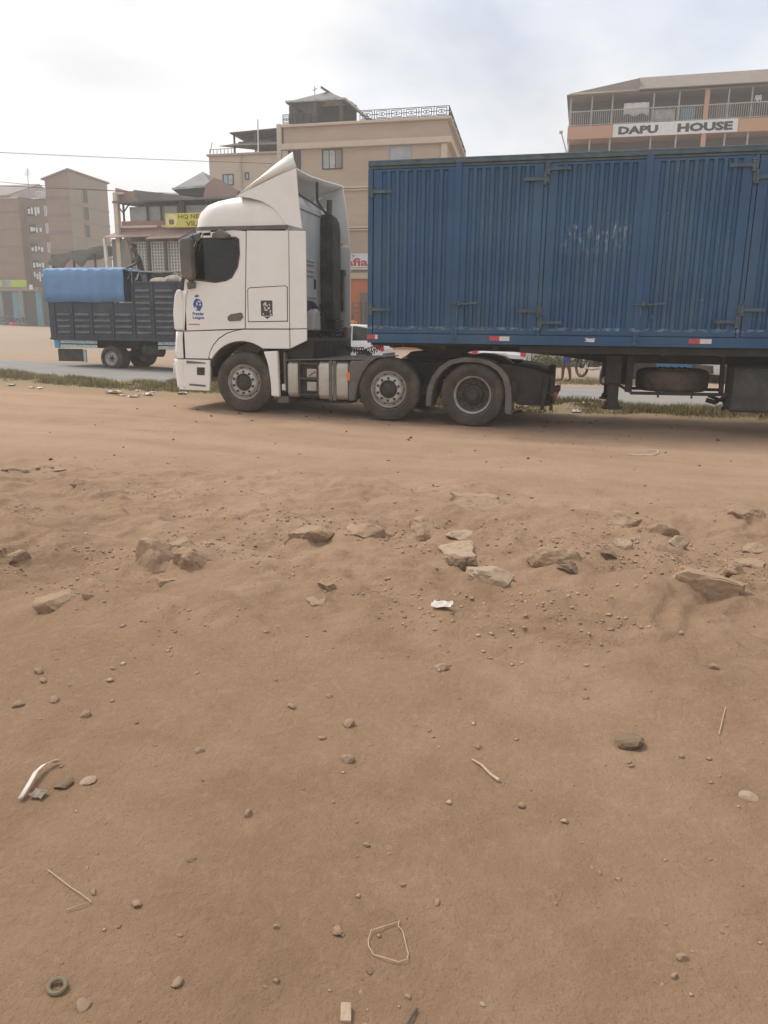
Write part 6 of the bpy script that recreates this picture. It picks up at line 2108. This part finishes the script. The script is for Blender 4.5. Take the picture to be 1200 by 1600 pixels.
def person(loc, face_dir, label, shirt, legs, shorts=False, arms=((.0, .10), (.0, .10)), stride=.0, lean=0.0, bare_foot=False):
    """one continuous skinned body, +Y local is forward; arms = (forward swing, outward) per side"""
    V, E, RAD = [], [], []

    def v(p, r, parent=None):
        V.append(p); RAD.append(r)
        if parent is not None:
            E.append((parent, len(V) - 1))
        return len(V) - 1
    ly = lambda z: lean * max(0, z - .95)
    P = lambda x, y, z: (x, y + ly(z), z)
    pel = v(P(0, 0, .95), .125)
    sp = v(P(0, .0, 1.10), .115, pel)
    ch = v(P(0, .0, 1.30), .135, sp)
    nk0 = v(P(0, -.005, 1.44), .075, ch)
    nk = v(P(0, .0, 1.51), .052, nk0)
    h1 = v(P(0, .015, 1.58), .068, nk)
    h2 = v(P(0, .012, 1.67), .085, h1)
    v(P(0, .005, 1.735), .062, h2)
    v(P(0, .105, 1.615), .016, h1)           # nose / chin ridge
    for i, s in enumerate((-1, 1)):
        hp = v((s * .095, 0, .88), .098, pel)
        kn = v((s * .105, stride * s * .5 + .02, .49), .062, hp)
        cf = v((s * .108, stride * s * .8 - .005, .34), .055, kn)
        an = v((s * .11, stride * s - .02, .085), .038, cf)
        he = v((s * .11, stride * s + .05, .04), .036, an)
        v((s * .115, stride * s + .17, .028), .028, he)
        fw_, out = arms[i]
        sh = v(P(s * .165, 0, 1.40), .062, ch)
        ex_, ey = s * (.20 + out), fw_ * .5
        el = v(P(ex_, ey, 1.13 + fw_ * .2), .042, sh)
        wr = v(P(ex_ + s * .01, ey + fw_ * .8 + .05, .90 + fw_ * .45), .028, el)
        d = Vector((0.0, fw_ * .8 + .05, -.23 + fw_ * .45)).normalized()
        w = Vector(V[wr])
        pm = v(tuple(w + d * .06), .030, wr)
        for k in range(4):
            o = Vector((0, (k - 1.5) * .017, 0))
            f1 = v(tuple(w + d * .11 + o), .0095, pm)
            v(tuple(w + d * (.155 - .008 * abs(k - 1.2)) + o + Vector((-s * .012, 0, 0))), .008, f1)
        t1 = v(tuple(w + d * .065 + Vector((-s * .01, .035, 0))), .0105, pm)
        v(tuple(w + d * .105 + Vector((-s * .015, .045, 0))), .009, t1)
    me = bpy.data.meshes.new('person_skeleton')
    me.from_pydata(V, E, [])
    o = bpy.data.objects.new('person_skeleton', me); COL.objects.link(o)
    o.modifiers.new('skin', 'SKIN')
    sub = o.modifiers.new('sub', 'SUBSURF'); sub.levels = 1; sub.render_levels = 1
    for i, sv in enumerate(me.skin_vertices[0].data):
        sv.radius = (RAD[i], RAD[i] * (.72 if i in (0, 1, 2) else 1))
        sv.use_root = (i == 0)
    m2 = bpy.data.meshes.new_from_object(o.evaluated_get(bpy.context.evaluated_depsgraph_get()))
    bpy.data.objects.remove(o)
    m2.name = 'person'
    m2.materials.clear()
    for mm in (SKIN, shirt, legs, SHOE):
        m2.materials.append(mm)
    for p in m2.polygons:
        x, y, z = p.center; y -= ly(z)
        arm = abs(x) > .185
        if z > 1.485:
            k = 0
        elif arm and z < 1.20 or (arm and abs(x) > .25 and z < 1.25):
            k = 0
        elif z > .93:
            k = 1
        elif z > (.56 if shorts else .11):
            k = 2
        elif z < .09:
            k = 0 if bare_foot else 3
        else:
            k = 0
        if arm and z < 1.0:
            k = 0
        p.material_index = k; p.use_smooth = True
    o = bpy.data.objects.new('person', m2); COL.objects.link(o)
    o.location = loc; o.rotation_euler = (0, 0, face_dir)
    tag(o, label, 'person')
    bm = bmesh.new(); bmesh.ops.create_uvsphere(bm, u_segments=14, v_segments=9, radius=.098)
    bmesh.ops.delete(bm, geom=[q for q in bm.verts if q.co.z < -.03 or (q.co.y > .045 and q.co.z < .035)], context='VERTS')
    hm = bpy.data.meshes.new('hair'); bm.to_mesh(hm); bm.free(); hm.materials.append(HAIR)
    hr = bpy.data.objects.new('hair', hm); COL.objects.link(hr); hr.parent = o
    hr.location = (0, .005 + ly(1.69), 1.69); hr.scale = (.93, 1.02, .95)
    for s in (-1, 1):
        bm = bmesh.new(); bmesh.ops.create_uvsphere(bm, u_segments=8, v_segments=6, radius=.011)
        em_ = bpy.data.meshes.new('eye'); bm.to_mesh(em_); bm.free(); em_.materials.append(M['laundry'])
        e = bpy.data.objects.new('eye', em_); COL.objects.link(e); e.parent = o; e.location = (s * .033, .088 + ly(1.66), 1.665)
    return o


person((-13.72, 46.6, gz(-13.7, 46.6) + .15), PI, 'person in an orange shirt standing before the orange shop', cloth('orange_shirt', (0.75, 0.30, 0.03)), cloth('dark_trousers', (0.05, 0.045, 0.05)))
person((-62.2, 73.2, gz(-62, 73.2)), PI * .8, 'person in a mustard shirt and trousers beside the shop motorbikes', cloth('mustard_shirt', (0.48, 0.30, 0.10)), cloth('tan_trousers', (0.42, 0.30, 0.17)), stride=.15)
person((-.40, 23.6, gz(-.4, 23.6)), PI * .55, 'person in blue shorts with bare legs standing beyond the road under the trailer', cloth('blue_shirt', (0.05, 0.10, 0.30)), cloth('blue_shorts', (0.03, 0.08, 0.22)), shorts=True, stride=.10)
person((.66, 22.35, gz(.66, 22.35)), -PI * .45, 'person in dark trousers at the road edge behind the landing leg', cloth('grey_shirt', (0.10, 0.10, 0.11)), cloth('black_trousers', (0.022, 0.020, 0.020)), stride=.06)
person((-12.48, 20.85, lz + 1.98 - .17), PI * .75, 'person in a dark teal top bending over the load on the slatted lorry', cloth('teal_top', (0.04, 0.055, 0.055)), cloth('grey_trousers', (0.20, 0.20, 0.20)), arms=((.35, .05), (.3, .08)), lean=.30)

# ---------------------------------------------------------------- motorbikes
M['bike_red'] = mat('red_tank', (0.30, 0.03, 0.03), 0.35)
M['bike_blue'] = mat('dark_blue_tank', (0.03, 0.05, 0.14), 0.35)
M['chrome'] = mat('dull_chrome', (0.5, 0.5, 0.5), 0.3, .8)


def make_bike(loc, rz, label, tankm, group):
    t = thing('motorbike', loc, label, 'motorbike', group)
    ORG[t.name] = (0, 0, 0)
    t.rotation_euler = (0, 0, rz)
    for x in (-.62, .64):
        g = G(); g.lathe([(.30 + .045 * math.cos(a), .045 * math.sin(a)) for a in [2 * PI * k / 8 for k in range(8)]], n=28)
        w = g.build('wheel', M['tyre'], t, smooth_=True); w.location = (x, 0, .345)
        g = G(); g.lathe([(.262, -.02), (.275, 0), (.262, .02), (.25, 0)], n=28)
        for k in range(9):
            a = 2 * PI * k / 9
            g.bar((0, 0, 0), (.255 * math.cos(a), 0, .255 * math.sin(a)), .008, .008)
        g.cyl((0, -.06, 0), (0, .06, 0), .05, n=12)
        r_ = g.build('rim', M['hub'], None); r_.parent = w
    g = G()
    for s in (-1, 1):
        g.tube([(.64, s * .075, .345), (.40, s * .075, .95)], .024, 8)
        g.tube([(-.62, s * .08, .345), (-.15, s * .08, .42), (.10, s * .08, .40), (.30, s * .03, .82), (-.05, s * .07, .74), (-.7, s * .08, .78)], .018, 6)
        g.tube([(-.62, s * .11, .36), (-.42, s * .11, .74)], .022, 8)
    g.build('frame', M['chassis'], t, smooth_=True)
    g = G(); g.tube([(.40, 0, .92), (.38, -.14, 1.0), (.28, -.36, 1.02)], .014, 6); g.tube([(.40, 0, .92), (.38, .14, 1.0), (.28, .36, 1.02)], .014, 6)
    g.build('handlebar', M['chrome'], t, smooth_=True)
    g = G()
    rows = []
    for x, w_, z0, z1 in ((.34, .05, .76, .84), (.28, .11, .72, .92), (.12, .13, .70, .94), (-.04, .10, .70, .88), (-.10, .05, .72, .80)):
        rows.append([(x, w_ * math.cos(a), (z0 + z1) / 2 + (z1 - z0) / 2 * math.sin(a)) for a in [2 * PI * k / 10 for k in range(10)]])
    g.grid(rows, closed=True); g.fan(rows[0]); g.fan(rows[-1], True)
    g.build('tank', tankm, t, smooth_=True, angle=60)
    g = G(); g.prism([(-.08, .80), (-.35, .78), (-.75, .86), (-.76, .92), (-.4, .86), (-.1, .87)], -.12, .12)
    g.build('seat', M['cab_dark'], t, bevel=.02)
    g = G(); g.box(-.12, .18, -.13, .13, .36, .56); g.cyl((.10, 0, .5), (.18, 0, .68), .08, n=12)
    g.build('engine', M['hub'], t, bevel=.03)
    g = G(); g.tube([(.15, .12, .5), (.18, .14, .32), (-.1, .15, .28), (-.75, .16, .38)], .03, 8)
    g.build('exhaust', M['chrome'], t, smooth_=True)
    g = G(); g.cyl((.42, 0, .86), (.50, 0, .85), .085, n=16)
    g.build('headlamp', M['laundry'], t)
    for x, a0, a1 in ((.64, 20, 150), (-.62, 20, 170)):
        g = G(); g.grid([[(x + .37 * math.cos(R(a)), y, .345 + .37 * math.sin(R(a))) for a in np.linspace(a0, a1, 9)] for y in (-.055, .055)])
        g.build('mudguard', tankm, t, smooth_=True, solid=.008)
    return t


bk = make_bike((-61.2, 73.4, gz(-61.2, 73.4)), .5, 'dark motorbike with white headlamp parked beside the mustard shirted person', M['bike_blue'], 'motorbikes parked before the far shops')
b2 = copy_tree(bk); b2.location = (-60.0, 73.2, gz(-60, 73.2)); b2.rotation_euler = (0, 0, 1.1); b2['label'] = 'motorbike parked before the grey teal shop pier'
b3 = copy_tree(bk); b3.location = (-58.6, 73.3, gz(-58.6, 73.3)); b3.rotation_euler = (0, 0, 2.3); b3['label'] = 'motorbike parked before the dark right shop doorway'
b4 = copy_tree(bk); b4.location = (.42, 25.2, gz(.42, 25.2)); b4.rotation_euler = (0, 0, 2.2); b4['label'] = 'motorbike beside the person in blue shorts, seen under the trailer'; del b4['group']
ys_ = G(); ys_.prism([(-64.3, zb), (-62.7, zb), (-62.7, zb + .55), (-62.95, zb + .6), (-64.1, zb + .6), (-64.3, zb + .5)], 72.9, 73.5)
tag(ys_.build('vendor_crate', M['yellow_sign'], None, bevel=.03), 'yellow vendor crate on the ground before the far left shop', 'crate')
for i, (x, c, lb) in enumerate(((-59.4, 'ink_red', 'pile of reddish goods on the ground before the far shops'), (-58.0, 'timber', 'dark heap of goods beside the blue shop pier'))):
    me = rock_mesh('heap_shape', 950 + i, cuts=6, sub=3, rough=.12, lo=.6, hi=.95); me.materials.append(M[c])
    o = bpy.data.objects.new('goods_heap', me); COL.objects.link(o); o.scale = (.55, .35, .28); o.location = (x, 72.6, gz(x, 72.6) + .1)
    tag(o, lb, 'goods')
g = G(); g.box(-.035, .035, -.035, .035, -.2, .46)
o = g.build('marker_post', M['laundry'], None, bevel=.008); o.location = (.56, 23.8, gz(.56, 23.8)); o.rotation_euler = (.0, .05, 0)
tag(o, 'short white marker post beyond the road behind the trailer leg', 'post')

# ---------------------------------------------------------------- bushes
M['leaf'] = mat('dusty_green_leaf', (0.105, 0.115, 0.045), 0.8, 0, 0.3, 6, island=0.4, spec=.2)


def bush(x, y, rx, rz_, n, label):
    t = thing('bush', (x, y, gz(x, y)), label, 'bush')
    z0 = gz(x, y)
    k = rs.normal(0, 1, (n, 3)); k /= np.linalg.norm(k, axis=1)[:, None]
    rad = rs.rand(n) ** .4
    c = k * rad[:, None] * np.array([rx, rx * .7, rz_]) * (.75 + .5 * vn(k[:, 0] * 3 + 9, k[:, 2] * 3 + 5, 3)[:, None] + .25)
    c[:, 2] = np.abs(c[:, 2])
    d1 = rs.normal(0, 1, (n, 3)); d1 /= np.linalg.norm(d1, axis=1)[:, None]
    d2 = np.cross(d1, rs.normal(0, 1, (n, 3))); d2 /= np.linalg.norm(d2, axis=1)[:, None]
    s = rs.uniform(.03, .07, n)[:, None]
    V = np.stack([c - d1 * s, c + d2 * s * .45, c + d1 * s, c - d2 * s * .45], 1)
    o = np_mesh('foliage', V.reshape(-1, 3), np.arange(n * 4).reshape(-1, 4), M['leaf']); o.parent = t
    g = G()
    for q in range(7):
        a = q * .9
        g.tube([(0, 0, -.05), (rx * .3 * math.cos(a), rx * .2 * math.sin(a), rz_ * .5), (rx * .6 * math.cos(a), rx * .4 * math.sin(a), rz_ * .85)], .014, 5, r_end=.005)
    b_ = g.build('stem', M['timber'], None); b_.parent = t


bush(-1.35, 33.0, 1.0, .55, 1800, 'low dusty green bush beyond the road, seen under the trailer')
bush(-.5, 34.2, .8, .45, 1200, 'smaller bush right of the dusty green bush under the trailer')

# ---------------------------------------------------------------- wires
def wire(pts, r, label):
    g = G(); g.tube(pts, r, 6)
    tag(g.build('power_line', M['cab_dark'], None), label, 'wire', 'wires across the left sky')


def sagline(a, b, s, n=24):
    a = Vector(a); b = Vector(b)
    return [a.lerp(b, i / n) + Vector((0, 0, -4 * s * (i / n) * (1 - i / n))) for i in range(n + 1)]


wire(sagline((-52, 20, 9.4), (-19.3, 47.98, 11.3), .25), .014, 'upper wire crossing the left sky to the cream wing')
wire(sagline((-52, 20, 8.2), (-18.2, 38.0, 7.9), .2), .014, 'lower wire crossing the left sky to the pavilion')
wire(sagline((-78, 74, 18.2), (-20.0, 40.0, 8.2), .3), .018, 'thin wire running down behind the flats roof at left')

# ---------------------------------------------------------------- litter on the dirt
M['straw'] = mat('dry_straw', (0.46, 0.35, 0.22), 0.8, 0, 0.15, 30)
M['paper'] = mat('pale_scrap', (0.62, 0.56, 0.50), 0.8, 0, 0.12, 30)


def on(p, h=.004):
    return (p[0], p[1], gz(*p) + h)


def strand(name, P, r, label, cat, m='straw', h=.006, closed=False, r_end=None):
    g = G(); g.tube([on(p, h + .004 * (i % 2)) for i, p in enumerate(P)], r, 6, r_end=r_end, closed=closed)
    tag(g.build(name, M[m], None, smooth_=True), label, cat)


g = G()
rows = [[], []]
for i, p in enumerate(P_STRIP):
    w = .0075
    rows[0].append((p[0] - w, p[1] - .004, gz(*p) + .012 + .012 * math.sin(i * .7)))
    rows[1].append((p[0] + w, p[1] + .004, gz(*p) + .018 + .012 * math.sin(i * .7)))
g.grid(rows)
tag(g.build('plastic_strip', M['paper'], None, smooth_=True, solid=.003), 'bent pale plastic strip on the dirt at lower left', 'strip')


def scrap(name, x, y, s, label, m='paper', cat='litter', seed=0):
    r_ = random.Random(seed)
    n_ = 5
    rows = []
    for i in range(n_):
        rows.append([(x + (j - 2) * s * .25 + r_.uniform(-.06, .06) * s, y + (i - 2) * s * .2 + r_.uniform(-.06, .06) * s, gz(x, y) + .006 + r_.uniform(0, .22) * s) for j in range(n_)])
    g = G(); g.grid(rows)
    return tag(g.build(name, M[m], None, solid=.003), label, cat)


scrap('paper_scrap', P_PAPER[0][0] + .015, P_PAPER[0][1], .05, 'crumpled grey paper beside the bent plastic strip', 'grey_wall', seed=1)
strand('straw', P_STRAW, .0035, 'thick dry stalk lying on the dirt right of centre', 'stalk', r_end=.0065)
strand('straw', P_STRAW2, .0017, 'thin dry straw standing near the right edge', 'stalk')
strand('twig', P_TWIG, .0014, 'bent thin twig at lower left of the foreground', 'twig')
strand('grass_loop', P_LOOP, .0013, 'dry grass stem curled into a loop on the near dirt', 'stem')
strand('twig', P_TWIG2, .003, 'short dark twig at the bottom edge', 'twig', 'timber')
strand('wire_loop', P_WIRE, .006, 'pale loop of wire lying on the driven dirt near the trailer', 'wire', 'paper', h=.012)
g = G()
px, py = P_RING[0]
pz = gz(px, py)
g.tube([(px + .020 * math.cos(2 * PI * k / 18), py + .017 * math.sin(2 * PI * k / 18), pz + .008 + .004 * math.sin(2 * PI * k / 18)) for k in range(18)], .0055, 8, closed=True)
tag(g.build('cap_ring', mat('olive_ring', (0.17, 0.14, 0.085), 0.7), None, smooth_=True), 'small olive ring pressed into the dirt at the bottom left', 'ring')
px, py = P_CHUNK[0]
g = G(); g.box(-.012, .012, -.022, .022, -.006, .012)
o = g.build('brick_chunk', M['rock_pale'], None, bevel=.002); o.location = on((px, py), .004); o.rotation_euler = (.15, .1, .3)
tag(o, 'squared pale chunk standing near the bottom edge', 'chunk')
scrap('paper_scrap', P_CHIP[0][0], P_CHIP[0][1], .10, 'white scrap on the dirt below the pale boulder', seed=3)
for i, p in enumerate(P_LIT):
    scrap('litter_scrap', p[0], p[1], (.30, .12, .22, .1, .2, .12, .18, .14, .1, .12, .22, .16, .14)[i], 'pale scrap of litter along the verge left of the white truck' if i < 10 else ('pale scrap of litter on the grass behind the drive wheel', 'pale scrap of litter on the verge left of the trailer leg', 'pale scrap of litter in the grass near the road, under the trailer')[i - 10], seed=20 + i)['group'] = 'litter along the grass verge'
for i, p in enumerate(P_DARK):
    o = bpy.data.objects.new('dark_clod', random.choice(peb[8:])); COL.objects.link(o)
    o.scale = (.045 + .03 * (i % 3), .035, .02); o.location = (p[0], p[1], gz(*p) + .01); o.rotation_euler = (0, 0, i * .8)
    tag(o, 'dark earth clod in the dark patch at the left picture edge', 'clod', 'dark clods at the left edge')
# ---------------------------------------------------------------- dusty air
if HAZE > 0:
    hg = G(); hg.box(-420, 420, -80, 620, -1.6, 22)
    hm = bpy.data.materials.new('dusty_air')
    hm.use_nodes = True
    n, l = hm.node_tree.nodes, hm.node_tree.links
    n.clear()
    ou = n.new('ShaderNodeOutputMaterial'); pv = n.new('ShaderNodeVolumePrincipled')
    pv.inputs['Color'].default_value = (0.985, 0.97, 0.95, 1)
    pv.inputs['Density'].default_value = HAZE
    pv.inputs['Anisotropy'].default_value = 0.2
    l.new(pv.outputs[0], ou.inputs['Volume'])
    tag(hg.build('haze', hm, None), None, None, None, 'stuff')
